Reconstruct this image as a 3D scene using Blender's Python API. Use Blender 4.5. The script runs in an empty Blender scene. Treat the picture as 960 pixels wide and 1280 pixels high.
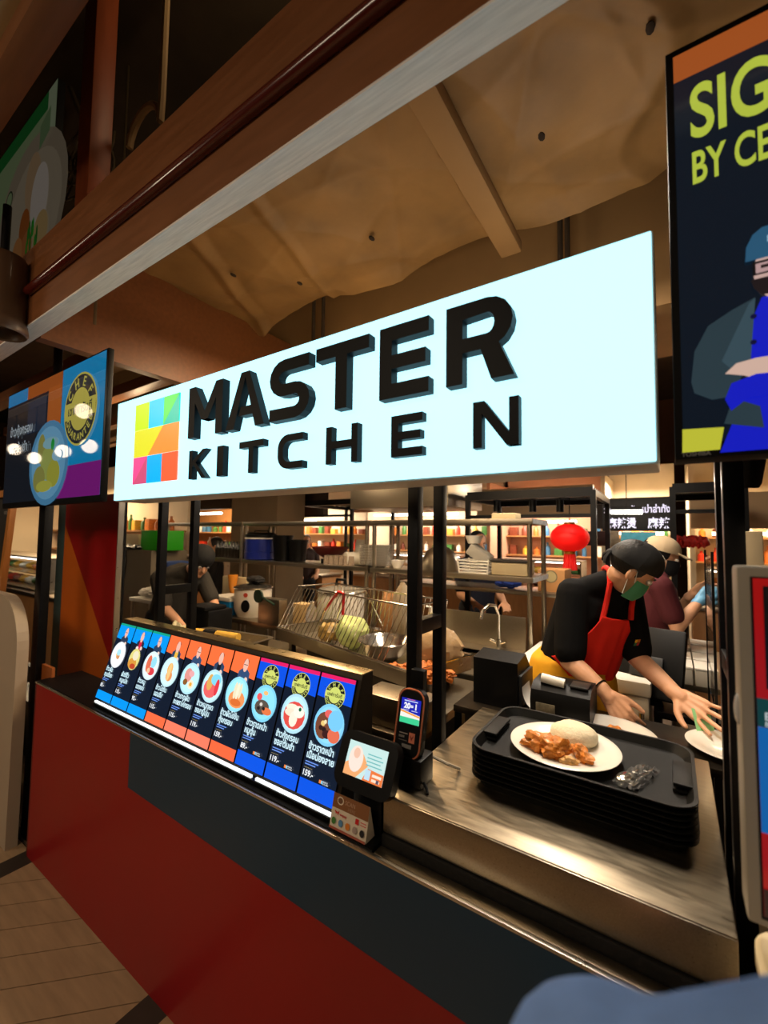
import bpy, bmesh, math, random
from mathutils import Vector, Matrix, Euler
random.seed(7)
S = bpy.context.scene
COL = S.collection

# ------------------------------------------------------------------ camera
# X runs along the counter, Y into the kitchen, Z up; the counter front is y = 0
RM = ((0.83187345, 0.02061644, 0.5545823), (0.554817, -0.05400122, -0.83021802), (0.01283198, 0.99832802, -0.05636054))
CAM = Vector((0.0, -0.86673384, 1.58))
FPX = 538.0
cd = bpy.data.cameras.new('camera')
cam = bpy.data.objects.new('camera', cd)
COL.objects.link(cam)
m4 = Matrix(RM).to_4x4(); m4.translation = CAM
cam.matrix_world = m4
cd.sensor_width = 36.0
cd.lens = FPX / 1280.0 * 36.0
cd.clip_start = 0.02
cd.clip_end = 100
cd.dof.use_dof = True
cd.dof.focus_distance = 1.5
cd.dof.aperture_fstop = 2.6
S.camera = cam

# ------------------------------------------------------------------ world, exposure
w = bpy.data.worlds.new('world'); S.world = w; w.use_nodes = True
w.node_tree.nodes['Background'].inputs[0].default_value = (1.0, 0.72, 0.46, 1)
w.node_tree.nodes['Background'].inputs[1].default_value = 0.05
S.view_settings.view_transform = 'Standard'
S.view_settings.look = 'None'
S.view_settings.gamma = 1.0
S.view_settings.use_curve_mapping = False
S.view_settings.exposure = 0.0

def light(kind, loc, energy, color, size=0.3, target=None, parent=None, spot=1.2, blend=0.6, sy=None, name='unseen_light'):
    d = bpy.data.lights.new(name, kind)
    d.energy = energy; d.color = color
    if kind == 'AREA':
        d.size = size
        if sy: d.shape = 'RECTANGLE'; d.size_y = sy
    else:
        d.shadow_soft_size = size
    if kind == 'SPOT':
        d.spot_size = spot; d.spot_blend = blend
    o = bpy.data.objects.new(name, d); COL.objects.link(o)
    o.location = loc
    if target is not None:
        o.rotation_euler = (Vector(target) - Vector(loc)).to_track_quat('-Z', 'Y').to_euler()
    if parent: o.parent = parent
    return o

WARM = (1.0, 0.72, 0.42)
NEUT = (1.0, 0.86, 0.70)
# kitchen lights without fixtures behind the sign; points and hall fill are added
light('POINT', (-0.35, 0.85, 2.35), 7, NEUT, 0.08)  # the kitchen points are added so the soffit is lit from below
light('POINT', (-1.45, 0.85, 2.35), 7, WARM, 0.08)
light('POINT', (-3.6, 0.9, 2.35), 10, WARM, 0.08)
light('AREA', (-0.30, 0.70, 2.70), 20, NEUT, 0.35, (-0.25, 0.85, 0))
light('AREA', (-1.50, 0.80, 2.70), 28, WARM, 0.35, (-1.5, 0.95, 0))
light('AREA', (-0.60, 1.95, 2.70), 36, NEUT, 0.4, (-0.6, 1.75, 0))
light('AREA', (-2.40, 1.90, 2.70), 70, WARM, 0.4, (-2.4, 1.75, 0))
light('POINT', (-1.1, 0.2, 3.75), 7, WARM, 0.1)  # added to brighten the void above the beam, no lamp there
light('AREA', (-1.4, -2.3, 2.88), 34, (1.0, 0.80, 0.58), 0.8, (-1.4, -1.5, 0))  # added fill for the counter front, as are the other hall area lights
light('POINT', (-2.4, -1.5, 2.25), 9, (1.0, 0.80, 0.55), 0.12)  # unseen light added to lift the hall ceiling, beam and front panels
light('AREA', (-4.2, -1.8, 2.88), 22, (1.0, 0.80, 0.58), 0.8, (-4.2, -1.4, 0))
light('AREA', (1.6, -2.2, 2.88), 22, (1.0, 0.80, 0.58), 0.8, (1.0, -1.4, 0))

# ------------------------------------------------------------------ helpers
def ray(px, py):
    d = Vector((px - 480.0, 640.0 - py, -FPX))
    return Matrix(RM) @ d
def at(px, py, x=None, y=None, z=None):
    d = ray(px, py)
    if x is not None: t = (x - CAM.x) / d.x
    elif y is not None: t = (y - CAM.y) / d.y
    else: t = (z - CAM.z) / d.z
    return CAM + d * t
def prect(px0, py0, px1, py1, y):
    cx, cy = (px0 + px1) / 2, (py0 + py1) / 2
    return at(px0, cy, y=y).x, at(px1, cy, y=y).x, at(cx, py1, y=y).z, at(cx, py0, y=y).z   # x0, x1, z0, z1

def lin(v):
    v = v / 255.0
    return v / 12.92 if v <= 0.04045 else ((v + 0.055) / 1.055) ** 2.4
def rgb(r, g, b): return (lin(r), lin(g), lin(b))

MATS = {}
def mat(name, col, rough=0.5, metal=0.0, var=0.0, scale=20.0, bump=0.0, stretch=(1, 1, 1), emit=0.0, emcol=None, trans=0.0, alpha=1.0, ior=1.45, spec=None, coat=0.0, rvar=0.0, sheen=0.0):
    if name in MATS: return MATS[name]
    m = bpy.data.materials.new(name); m.use_nodes = True
    nt = m.node_tree; b = nt.nodes['Principled BSDF']
    b.inputs['Base Color'].default_value = (*col, 1)
    b.inputs['Roughness'].default_value = rough
    b.inputs['Metallic'].default_value = metal
    b.inputs['IOR'].default_value = ior
    if spec is not None: b.inputs['Specular IOR Level'].default_value = spec
    if coat: b.inputs['Coat Weight'].default_value = coat; b.inputs['Coat Roughness'].default_value = 0.1
    if sheen: b.inputs['Sheen Weight'].default_value = sheen
    if trans: b.inputs['Transmission Weight'].default_value = trans
    if alpha < 1: b.inputs['Alpha'].default_value = alpha
    if emit:
        b.inputs['Emission Color'].default_value = (*(emcol or col), 1)
        b.inputs['Emission Strength'].default_value = emit
    if var or bump or rvar:
        tc = nt.nodes.new('ShaderNodeTexCoord'); mp = nt.nodes.new('ShaderNodeMapping')
        mp.inputs['Scale'].default_value = stretch
        nz = nt.nodes.new('ShaderNodeTexNoise'); nz.inputs['Scale'].default_value = scale; nz.inputs['Detail'].default_value = 5
        nt.links.new(tc.outputs['Object'], mp.inputs[0]); nt.links.new(mp.outputs[0], nz.inputs['Vector'])
        if var:
            rp = nt.nodes.new('ShaderNodeValToRGB')
            rp.color_ramp.elements[0].position = 0.3; rp.color_ramp.elements[1].position = 0.7
            rp.color_ramp.elements[0].color = (*[max(0, c * (1 - var)) for c in col], 1)
            rp.color_ramp.elements[1].color = (*[min(1, c * (1 + var)) for c in col], 1)
            nt.links.new(nz.outputs['Fac'], rp.inputs[0]); nt.links.new(rp.outputs[0], b.inputs['Base Color'])
        if rvar:
            mr = nt.nodes.new('ShaderNodeMapRange')
            mr.inputs['To Min'].default_value = max(0, rough - rvar); mr.inputs['To Max'].default_value = min(1, rough + rvar)
            nt.links.new(nz.outputs['Fac'], mr.inputs['Value']); nt.links.new(mr.outputs[0], b.inputs['Roughness'])
        if bump:
            bp = nt.nodes.new('ShaderNodeBump'); bp.inputs['Strength'].default_value = bump; bp.inputs['Distance'].default_value = 0.01
            nt.links.new(nz.outputs['Fac'], bp.inputs['Height']); nt.links.new(bp.outputs[0], b.inputs['Normal'])
    MATS[name] = m
    return m
def print_mat(name, emit=0.0, rough=0.25, spec=0.5):
    # flat print: colour comes from the printed shapes; screens give off that colour as light
    if name in MATS: return MATS[name]
    m = bpy.data.materials.new(name); m.use_nodes = True
    nt = m.node_tree; b = nt.nodes['Principled BSDF']
    a = nt.nodes.new('ShaderNodeAttribute'); a.attribute_name = 'Col'
    b.inputs['Roughness'].default_value = rough
    b.inputs['Specular IOR Level'].default_value = spec
    if emit:
        b.inputs['Base Color'].default_value = (0.01, 0.01, 0.012, 1)
        nt.links.new(a.outputs['Color'], b.inputs['Emission Color']); b.inputs['Emission Strength'].default_value = emit
    else:
        nt.links.new(a.outputs['Color'], b.inputs['Base Color'])
    MATS[name] = m
    return m

def tag(o, label=None, cat=None, group=None, kind=None):
    if label: o['label'] = label
    if cat: o['category'] = cat
    if group: o['group'] = group
    if kind: o['kind'] = kind
    return o
def thing(name, label, cat, loc=(0, 0, 0), rz=0.0, group=None):
    o = bpy.data.objects.new(name, None); COL.objects.link(o)
    o.location = loc; o.rotation_euler = (0, 0, rz); o.empty_display_size = 0.05
    return tag(o, label, cat, group)
def copy_tree(o, parent=None):
    c = o.copy(); COL.objects.link(c); c.parent = parent
    for ch in list(o.children): copy_tree(ch, c)
    return c

class B:
    """collects shapes for one mesh"""
    def __init__(self): self.bm = bmesh.new()
    def hull(self, vs, faces, M=None):
        v = [self.bm.verts.new(M @ Vector(p) if M else p) for p in vs]
        for f in faces:
            try: self.bm.faces.new([v[i] for i in f])
            except ValueError: pass
        return self
    def box(self, x0, x1, y0, y1, z0, z1, bev=0.0, M=None):
        if x0 > x1: x0, x1 = x1, x0
        if y0 > y1: y0, y1 = y1, y0
        if z0 > z1: z0, z1 = z1, z0
        t = bmesh.new()
        v = [t.verts.new(p) for p in ((x0,y0,z0),(x1,y0,z0),(x1,y1,z0),(x0,y1,z0),(x0,y0,z1),(x1,y0,z1),(x1,y1,z1),(x0,y1,z1))]
        for f in ((3,2,1,0),(4,5,6,7),(0,1,5,4),(1,2,6,5),(2,3,7,6),(3,0,4,7)): t.faces.new([v[i] for i in f])
        if bev: bmesh.ops.bevel(t, geom=t.edges[:], offset=bev, segments=2, affect='EDGES', profile=0.6)
        return self._merge(t, M)
    def _merge(self, t, M=None):
        mp = {}
        for v in t.verts: mp[v.index if False else v] = self.bm.verts.new(M @ v.co if M else v.co)
        for f in t.faces:
            try: self.bm.faces.new([mp[v] for v in f.verts])
            except ValueError: pass
        t.free(); return self
    def cyl(self, p0, p1, r0, r1=None, n=16, cap=True):
        if r1 is None: r1 = r0
        p0 = Vector(p0); p1 = Vector(p1); ax = p1 - p0
        q = ax.to_track_quat('Z', 'Y'); a = []; b = []
        for i in range(n):
            t = 2 * math.pi * i / n; d = q @ Vector((math.cos(t), math.sin(t), 0))
            a.append(self.bm.verts.new(p0 + d * r0)); b.append(self.bm.verts.new(p1 + d * r1))
        for i in range(n): self.bm.faces.new((a[i], a[(i+1) % n], b[(i+1) % n], b[i]))
        if cap: self.bm.faces.new(a[::-1]); self.bm.faces.new(b)
        return self
    def tube(self, pts, r, n=8, closed=False):
        pts = [Vector(p) for p in pts]; rings = []; N = len(pts)
        prev = None
        for i, p in enumerate(pts):
            if closed: d = pts[(i+1) % N] - pts[i-1]
            else: d = pts[min(i+1, N-1)] - pts[max(i-1, 0)]
            d.normalize()
            u = d.orthogonal().normalized() if prev is None else (prev - d * prev.dot(d)).normalized()
            prev = u; v = d.cross(u); rr = r[i] if isinstance(r, (list, tuple)) else r
            rings.append([self.bm.verts.new(p + (u * math.cos(2*math.pi*k/n) + v * math.sin(2*math.pi*k/n)) * rr) for k in range(n)])
        for i in range(N if closed else N - 1):
            a = rings[i]; b = rings[(i+1) % N]
            for k in range(n): self.bm.faces.new((a[k], a[(k+1) % n], b[(k+1) % n], b[k]))
        if not closed: self.bm.faces.new(rings[0][::-1]); self.bm.faces.new(rings[-1])
        return self
    def lathe(self, prof, c=(0, 0, 0), n=24, sx=1.0, sy=1.0, M=None):
        c = Vector(c); rings = []
        T = (lambda p: M @ p) if M else (lambda p: p)
        for r, z in prof:
            if r < 1e-5: rings.append([self.bm.verts.new(T(c + Vector((0, 0, z))))])
            else: rings.append([self.bm.verts.new(T(c + Vector((r*sx*math.cos(2*math.pi*k/n), r*sy*math.sin(2*math.pi*k/n), z)))) for k in range(n)])
        for a, b in zip(rings, rings[1:]):
            for k in range(n):
                k2 = (k+1) % n
                if len(a) == 1 and len(b) == 1: continue
                if len(a) == 1: self.bm.faces.new((a[0], b[k2], b[k]))
                elif len(b) == 1: self.bm.faces.new((a[k], a[k2], b[0]))
                else: self.bm.faces.new((a[k], a[k2], b[k2], b[k]))
        return self
    def ball(self, c, r, n=16, m=10, M=None):
        if not isinstance(r, (tuple, list)): r = (r, r, r)
        prof = [(math.sin(math.pi*i/m), -math.cos(math.pi*i/m)) for i in range(m+1)]
        t = Matrix.Translation(c) @ (M or Matrix.Identity(4)) @ Matrix.Diagonal((*r, 1))
        return self.lathe(prof, (0, 0, 0), n, M=t)
    def prism(self, poly, o, U, V, depth, hole=None):
        """extrude a 2-D outline (u, v) from o along U x V * depth"""
        o = Vector(o); U = Vector(U); V = Vector(V); N = U.cross(V).normalized() * depth
        def ring(pl, off): return [self.bm.verts.new(o + U*p[0] + V*p[1] + off) for p in pl]
        a = ring(poly, Vector((0, 0, 0))); b = ring(poly, N); n = len(poly)
        for i in range(n): self.bm.faces.new((a[i], a[(i+1) % n], b[(i+1) % n], b[i]))
        if hole is None:
            self.bm.faces.new(a[::-1]); self.bm.faces.new(b)
        else:
            # ring faces: outline and hole have the same vertex count
            c = ring(hole, Vector((0, 0, 0))); d = ring(hole, N)
            for i in range(n):
                j = (i+1) % n
                self.bm.faces.new((c[j], c[i], d[i], d[j]))
                self.bm.faces.new((b[i], b[j], d[j], d[i])); self.bm.faces.new((a[j], a[i], c[i], c[j]))
        return self
    def sheet(self, fn, nu, nv):
        g = [[self.bm.verts.new(fn(i/nu, j/nv)) for j in range(nv+1)] for i in range(nu+1)]
        for i in range(nu):
            for j in range(nv): self.bm.faces.new((g[i][j], g[i+1][j], g[i+1][j+1], g[i][j+1]))
        return self
    def mesh(self, name, m, smooth=False, sub=None):
        bmesh.ops.recalc_face_normals(self.bm, faces=self.bm.faces)
        if sub: bmesh.ops.translate(self.bm, verts=self.bm.verts, vec=-Vector(sub))
        me = bpy.data.meshes.new(name); self.bm.to_mesh(me); self.bm.free()
        if m: me.materials.append(m)
        if smooth:
            me.polygons.foreach_set('use_smooth', [True]*len(me.polygons))
            if smooth != 'full':
                try: me.set_sharp_from_angle(angle=math.radians(40))
                except Exception: pass
        return me
    def part(self, name, m, parent=None, smooth=True, local=False, label=None):
        """part of a thing; shapes given in world coordinates unless local"""
        sub = None
        if parent is not None and not local:
            r = parent
            while r.parent: r = r.parent
            sub = r.location
        o = bpy.data.objects.new(name, self.mesh(name, m, smooth, sub)); COL.objects.link(o)
        if parent: o.parent = parent
        if label: o['label'] = label
        return o
    def solo(self, name, label, cat, m, loc=(0, 0, 0), group=None, smooth=True, local=False, kind=None):
        o = bpy.data.objects.new(name, self.mesh(name, m, smooth, None if local else loc)); COL.objects.link(o)
        o.location = loc
        return tag(o, label, cat, group, kind)

_tc = {}
def text_mesh(body, bold=0.0):
    """outline of a line of writing, cap height about 0.7; returns verts, faces, width"""
    k = (body, bold)
    if k in _tc: return _tc[k]
    c = bpy.data.curves.new('t', 'FONT'); c.body = body; c.size = 1.0; c.resolution_u = 2 if len(body) > 7 or ord(body[0]) > 3000 else 5; c.offset = bold
    o = bpy.data.objects.new('t', c); COL.objects.link(o)
    dg = bpy.context.evaluated_depsgraph_get(); dg.update()
    me = bpy.data.meshes.new_from_object(o.evaluated_get(dg))
    vs = [(v.co.x, v.co.y) for v in me.vertices]; fs = [tuple(p.vertices) for p in me.polygons]
    bpy.data.objects.remove(o); bpy.data.curves.remove(c); bpy.data.meshes.remove(me)
    x0 = min((v[0] for v in vs), default=0); x1 = max((v[0] for v in vs), default=1)
    _tc[k] = ([(x - x0, y) for x, y in vs], fs, x1 - x0)
    return _tc[k]

class Print:
    """flat printed picture: coloured shapes in (u, v), later ones lie a hair above earlier ones"""
    def __init__(self): self.f = []; self.lay = 0
    def poly(self, pts, c): self.f.append((pts, [tuple(range(len(pts)))], c, self.lay)); self.lay += 1; return self
    def rect(self, u0, v0, u1, v1, c): return self.poly([(u0, v0), (u1, v0), (u1, v1), (u0, v1)], c)
    def ell(self, u, v, a, b, c, n=28, t0=0, t1=2*math.pi): return self.poly([(u + a*math.cos(t0+(t1-t0)*i/n), v + b*math.sin(t0+(t1-t0)*i/n)) for i in range(n)], c)
    def text(self, body, u, v, h, c, wmax=None, bold=0.015, align='l', xs=1.0):
        vs, fs, wd = text_mesh(body, bold); s = h / 0.7; sx = s * xs
        if wmax and wd * sx > wmax: sx = wmax / wd
        if align == 'c': u -= wd * sx / 2
        if align == 'r': u -= wd * sx
        self.f.append(([(u + x*sx, v + y*s) for x, y in vs], fs, c, self.lay)); self.lay += 1; return self
    def arc_text(self, body, u, v, r, h, c, a0, a1, flip=False, ry=None):
        n = len(body); ry = ry or r
        for i, ch in enumerate(body):
            if ch == ' ': continue
            a = a0 + (a1 - a0) * (i / max(1, n - 1)); vs, fs, wd = text_mesh(ch, 0.02); s = h / 0.7
            rot = a - math.pi/2 if not flip else a + math.pi/2
            cx, cy = u + r*math.cos(a), v + ry*math.sin(a); pts = []
            for x, y in vs:
                x = (x - wd/2)*s; y = (y - 0.35)*s
                pts.append((cx + x*math.cos(rot) - y*math.sin(rot), cy + x*math.sin(rot) + y*math.cos(rot)))
            self.f.append((pts, fs, c, self.lay))
        self.lay += 1; return self
    def part(self, name, m, parent, o, U, V, sub=(0, 0, 0), step=0.00035, label=None):
        o = Vector(o) - Vector(sub); U = Vector(U); V = Vector(V); N = U.cross(V).normalized()
        vs = []; fs = []; cols = []
        for pts, faces, c, lay in self.f:
            b = len(vs); off = N * (lay * step)
            vs += [o + U*p[0] + V*p[1] + off for p in pts]
            for f in faces: fs.append(tuple(b + i for i in f)); cols.append((len(f), c))
        me = bpy.data.meshes.new(name); me.from_pydata([tuple(v) for v in vs], [], fs)
        at_ = me.color_attributes.new('Col', 'FLOAT_COLOR', 'CORNER')
        flat = []
        for n, c in cols: flat += [c[0], c[1], c[2], 1.0] * n
        at_.data.foreach_set('color', flat)
        me.materials.append(m)
        ob = bpy.data.objects.new(name, me); COL.objects.link(ob)
        if parent: ob.parent = parent
        if label: ob['label'] = label
        return ob

# ------------------------------------------------------------------ materials
WOOD = mat('brown_laminate', rgb(124, 76, 42), 0.45, var=0.12, scale=6, stretch=(1, 8, 8), rvar=0.1)
WOODL = mat('sign_lit_underside', rgb(236, 230, 224), 0.5, var=0.12, scale=9, stretch=(1, 20, 20))  # paleness partly stands in for the sign's light on the beam underside
STEEL = mat('brushed_steel', rgb(178, 168, 150), 0.32, 1.0, var=0.1, scale=30, stretch=(12, 1, 12), rvar=0.12)
STEELD = mat('worn_counter_steel', rgb(150, 138, 118), 0.36, 1.0, var=0.16, scale=14, stretch=(1.2, 9, 1), rvar=0.16)
CHROME = mat('chrome_wire', rgb(215, 210, 200), 0.18, 1.0)
BLACKM = mat('black_powder_coat', rgb(10, 10, 11), 0.35, 0.0, rvar=0.08, scale=40, spec=.3)
BLACKP = mat('black_plastic', rgb(11, 11, 12), 0.42, rvar=0.08, scale=60, spec=.25)
RED = mat('red_laminate', rgb(150, 8, 14), 0.38, var=0.05, scale=3, rvar=0.06)
NAVY = mat('slate_blue_laminate', rgb(20, 56, 78), 0.4, var=0.05, scale=3, rvar=0.06)
ORANGE = mat('orange_laminate', rgb(190, 92, 22), 0.4, var=0.05, scale=4)
TEAL = mat('teal_laminate', rgb(52, 74, 74), 0.45, var=0.05, scale=4)
TRIM = mat('aluminium_trim', rgb(200, 195, 185), 0.3, 1.0, rvar=0.08)
WHITEC = mat('white_ceramic', rgb(236, 232, 222), 0.18, coat=0.3, var=0.02, scale=10)
WHITEP = mat('white_plastic', rgb(226, 222, 212), 0.4, var=0.04, scale=8)
GLASS = mat('clear_glass', (1, 1, 1), 0.03, trans=1.0, ior=1.1)
CLEARP = mat('clear_plastic_film', (0.95, 0.95, 0.95), 0.12, trans=0.9, ior=1.2, bump=0.6, scale=40)
SKIN = mat('skin', rgb(214, 160, 124), 0.5, var=0.06, scale=25, bump=0.03)
FOIL = mat('tan_insulation', rgb(138, 106, 62), 0.6, var=0.22, scale=4, bump=0.7)
TAN = mat('tan_painted_board', rgb(144, 112, 70), 0.7, var=0.08, scale=4)
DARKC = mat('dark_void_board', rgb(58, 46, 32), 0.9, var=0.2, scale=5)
SCREEN = print_mat('lit_screen', 1.15, 0.12)
SCREEND = print_mat('dim_screen', 0.55, 0.12)
PAPER = print_mat('printed_paper', 0.0, 0.4)
# ================================================================== SETTING
def struct(o): o['kind'] = 'structure'; return o
# ---- floor: pale planks laid diagonally in bays between dark strips
FLOORB = mat('floor_joint', rgb(46, 34, 24), 0.8, var=0.1)
PLANK = mat('pale_oak_plank', rgb(158, 130, 98), 0.42, var=0.14, scale=5, stretch=(1, 9, 1), bump=0.05)
DSTRIP = mat('dark_floor_strip', rgb(52, 42, 34), 0.5, var=0.15, scale=6)
KTILE = mat('kitchen_floor_tile', rgb(92, 78, 64), 0.35, var=0.2, scale=3)
fl = struct(B().box(-14, 6, -7, 12, -0.12, -0.012).part('floor', FLOORB))
B().box(-14, 6, 0.03, 12, -0.012, 0.0).part('kitchen_floor', KTILE, fl)
for k in range(-4, 6):
    xs = -2.58 + 1.17 * k
    if xs > 3 or xs < -7: continue
    B().box(xs - 0.115, xs, -4.0, 0.02, -0.012, 0.0).part('dark_strip', DSTRIP, fl)
def clip_poly(poly, x0, x1, y0, y1):
    def cut(pl, f):
        out = []
        for i, p in enumerate(pl):
            q = pl[(i+1) % len(pl)]; a, b = f(p), f(q)
            if a >= 0: out.append(p)
            if (a >= 0) != (b >= 0):
                t = a / (a - b); out.append((p[0] + (q[0]-p[0])*t, p[1] + (q[1]-p[1])*t))
        return out
    for f in (lambda p: p[0]-x0, lambda p: x1-p[0], lambda p: p[1]-y0, lambda p: y1-p[1]):
        poly = cut(poly, f)
        if len(poly) < 3: return None
    return poly
wp = 0.1285; s2 = math.sqrt(0.5)
for k in range(-2, 4):
    x0 = -2.58 + 1.17 * k; x1 = x0 + 1.055
    for j in range(-30, 30):
        # strip of planks in direction (1,1), offset along (1,-1)
        d0 = (-2.404 * s2) + j * wp; d1 = d0 + wp - 0.004
        pl = [(-12*s2 + d0*s2, -12*s2 - d0*s2), (12*s2 + d0*s2, 12*s2 - d0*s2), (12*s2 + d1*s2, 12*s2 - d1*s2), (-12*s2 + d1*s2, -12*s2 - d1*s2)]
        c = clip_poly(pl, x0, x1, -2.6, 0.02)
        if c and len(c) >= 3:
            b = B(); b.prism(c, (0, 0, -0.01), (1, 0, 0), (0, 1, 0), 0.01); o = b.part('plank', PLANK, fl, smooth=False)

# ---- tan insulation soffit above the kitchen
def foil(u, v):
    x = -2.35 + 3.9*u; y = -0.02 + 1.07*v
    n = math.sin(x*7.1 + y*3.3 + math.sin(y*5)*1.5)*0.006 + math.sin(x*3.3 - y*11)*0.008 + math.sin(x*17 + math.sin(y*9)*2)*0.005
    fold = -0.03*max(0, 1 - abs((x + 0.05 + 0.08*math.sin(y*9)))/0.06) * 0.5 - 0.02*max(0, 1 - abs(x + 1.35 + 0.3*y)/0.05) - 0.03*max(0, 1-abs(x+1.75+.5*y)/0.07)
    edge = 0.035*max(0, (v - 0.9)/0.1)*math.sin(x*6)
    cr = 0
    for kx, ky, ph, am in ((9, 4, .3, .010), (-5, 11, 1.1, .008), (14, -7, 2.0, .006), (6, 17, .7, .005)):
        w_ = abs(math.sin(x*kx*.5 + y*ky*.5 + ph + .6*math.sin(x*3.1 + y*2.3 + ph*3))); cr -= am*(1 - w_)**6
    return Vector((x, y, 3.0 + n + fold + edge + cr))
ce = B().sheet(foil, 330, 90).part('ceiling', FOIL, None, 'full'); struct(ce)
B().box(-2.35, 1.55, -0.02, 1.05, 3.045, 3.06).part('ceiling_board', TAN, ce)
rb = B()
rb.box(-0.66, -0.56, 0.0, 1.12, 2.93, 2.99, 0.012)
rb.part('ceiling_ridge', TAN, ce)
rb = B().box(-2.32, 1.2, 0.0, 0.06, 2.96, 3.02, 0.01).part('ceiling_lip', TAN, ce)
for x, y in ((-0.02, .45), (-1.15, .72), (-1.95, .55), (-0.35, .62), (-1.7, .8)):
    B().ball((x, y, 2.985), (0.012, 0.02, 0.006), 8, 5).part('tear', mat('dark_tear', rgb(40, 28, 18), 0.9), ce)
# upper tan bulkhead behind it, then the dark slab over everything
ub = B().box(-6, 1.6, 1.35, 1.45, 2.62, 3.6).box(-6, 1.6, 1.05, 4.0, 3.34, 3.4)
struct(tag(ub.part('trim_1', TAN), 'tan bulkhead under the ceiling behind the insulation'))
for px, py in ((700, 290), (709, 290), (392, 400), (404, 395)):
    p = at(px, py, y=1.2)
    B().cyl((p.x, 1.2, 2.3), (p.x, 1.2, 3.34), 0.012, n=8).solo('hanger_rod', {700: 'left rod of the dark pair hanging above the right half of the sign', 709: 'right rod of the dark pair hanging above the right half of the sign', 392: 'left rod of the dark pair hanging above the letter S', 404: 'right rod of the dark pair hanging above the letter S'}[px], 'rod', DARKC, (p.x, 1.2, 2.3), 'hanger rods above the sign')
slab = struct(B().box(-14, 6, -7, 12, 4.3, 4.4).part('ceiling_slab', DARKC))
slab.name = 'ceiling_2'
# hall ceiling over the aisle with a brown edge beam
hc = struct(B().box(-14, 6, -7, -0.50, 2.93, 3.0).part('ceiling_3', mat('hall_plaster', rgb(168, 140, 96), 0.8, var=0.06, scale=3)))
eb = B().box(-14, 6, -0.54, -0.455, 2.88, 3.02, 0.02).part('edge_beam', WOOD, hc)

# ---- main beam over the counter
bm_ = thing('wooden_beam', 'long brown laminated beam running diagonally across the top of the picture', 'beam', (-1, -0.2, 2.45))
B().box(-4.2, 2.5, -0.236, -0.172, 2.4505, 2.79).part('beam_core', WOOD, bm_)
B().box(-4.2, 2.5, -0.2365, -0.172, 2.444, 2.4502).part('underside_strip', WOODL, bm_, label='pale grey wood-grain underside, sign light in its colour')
B().cyl((-2.22, -0.247, 2.585), (2.5, -0.247, 2.585), 0.018, n=14).part('conduit', mat('maroon_conduit', rgb(84, 26, 18), 0.22, coat=0.5), bm_, label='glossy dark red conduit')
B().box(-4.2, 2.5, -0.2385, -0.2360, 2.605, 2.609).part('groove', mat('dark_groove', rgb(50, 24, 12), 0.8), bm_)
# cross beam running into the kitchen at the left
yb = B().box(-2.40, -2.336, -0.16, 3.4, 2.45, 3.0).solo('cross_beam', 'brown board beam running back from the main beam above the left screen', 'beam', WOOD, (-2.36, -0.16, 2.45))
for k in range(5):
    y = 0.25 + k*0.42
    B().box(-6.0, -2.42, y, y+0.09, 2.62, 2.70, 0.004).solo('ceiling_batten', 'wooden ceiling batten above the left screen, %s from the front' % ('first', 'second', 'third', 'fourth', 'fifth')[k], 'batten', WOOD, (-4, y, 2.62), 'ceiling battens on the left')
# vertical brown post, poster and lamp cup at the top left
B().box(-2.02, -1.905, -0.17, -0.09, 2.66, 4.29, 0.003).solo('hanging_post', 'brown vertical post rising from the beam at upper left', 'post', mat('reddish_laminate', rgb(150, 74, 40), 0.45, var=0.1, scale=5, stretch=(8, 8, 1)), (-1.96, -0.13, 2.66))
pz = thing('food_poster', 'green edged poster of eggs and herbs standing above the beam', 'poster', (-2.75, -0.15, 2.6))
B().box(-3.2, -2.295, -0.165, -0.135, 2.6, 3.66).part('poster_board', BLACKP, pz)
p = Print()
W_, H_ = 0.9, 1.05
p.rect(0, 0, W_, H_, rgb(150, 168, 120)).rect(0, .96, W_, H_, rgb(38, 118, 52)).rect(0.80, .0, 0.9, H_, rgb(176, 188, 150))
p.ell(.62, .50, .46, .40, rgb(166, 148, 122)).ell(.66, .48, .36, .32, rgb(186, 168, 140))
for (u, v, a, b_, c) in ((.66, .42, .10, .15, (196, 160, 120)), (.58, .22, .07, .1, (176, 96, 40)), (.76, .30, .11, .17, (222, 206, 190)), (.62, .1, .08, .09, (188, 112, 58)), (.5, .12, .07, .08, (198, 130, 70)), (.8, .12, .09, .1, (206, 170, 110))):
    p.ell(u, v + .24, a, b_, rgb(*c))
for k in range(9): p.ell(.7 + .02*math.cos(k*2.2)*3, .36 + .03*math.sin(k*1.7)*2, .012, .05, rgb(40, 120+5*k, 40), 8)
p.poly([(.74, .78), (.86, .82), (.86, .94), (.74, .90)], rgb(120, 146, 100)).ell(.35, .70, .05, .05, rgb(60, 70, 46)).ell(.35, .70, .04, .04, rgb(150, 168, 120))
p.part('poster_print', print_mat('glowing_poster_print', .10, .5), pz, (-3.195, -0.1655, 2.605), (1, 0, 0), (0, 0, 1), sub=pz.location)  # weak glow put into the print, where no other light reaches
lc = thing('spot_housing', 'dark brown spotlight cup hanging at the left end of the beam', 'lamp', (-2.30, -0.31, 2.40))
b = B(); b.lathe([(0.0, .33), (.075, .325), (.085, .30), (.088, .06), (.095, .012), (.088, 0.0), (.078, .004), (.07, .05), (0.0, .05)], (-2.30, -0.31, 2.40), 28); b.part('cup', mat('brown_cup', rgb(88, 62, 42), 0.4, coat=0.3), lc)
B().cyl((-2.30, -0.31, 2.72), (-2.30, -0.31, 2.95), 0.015, n=10).part('stem', BLACKM, lc)
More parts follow.
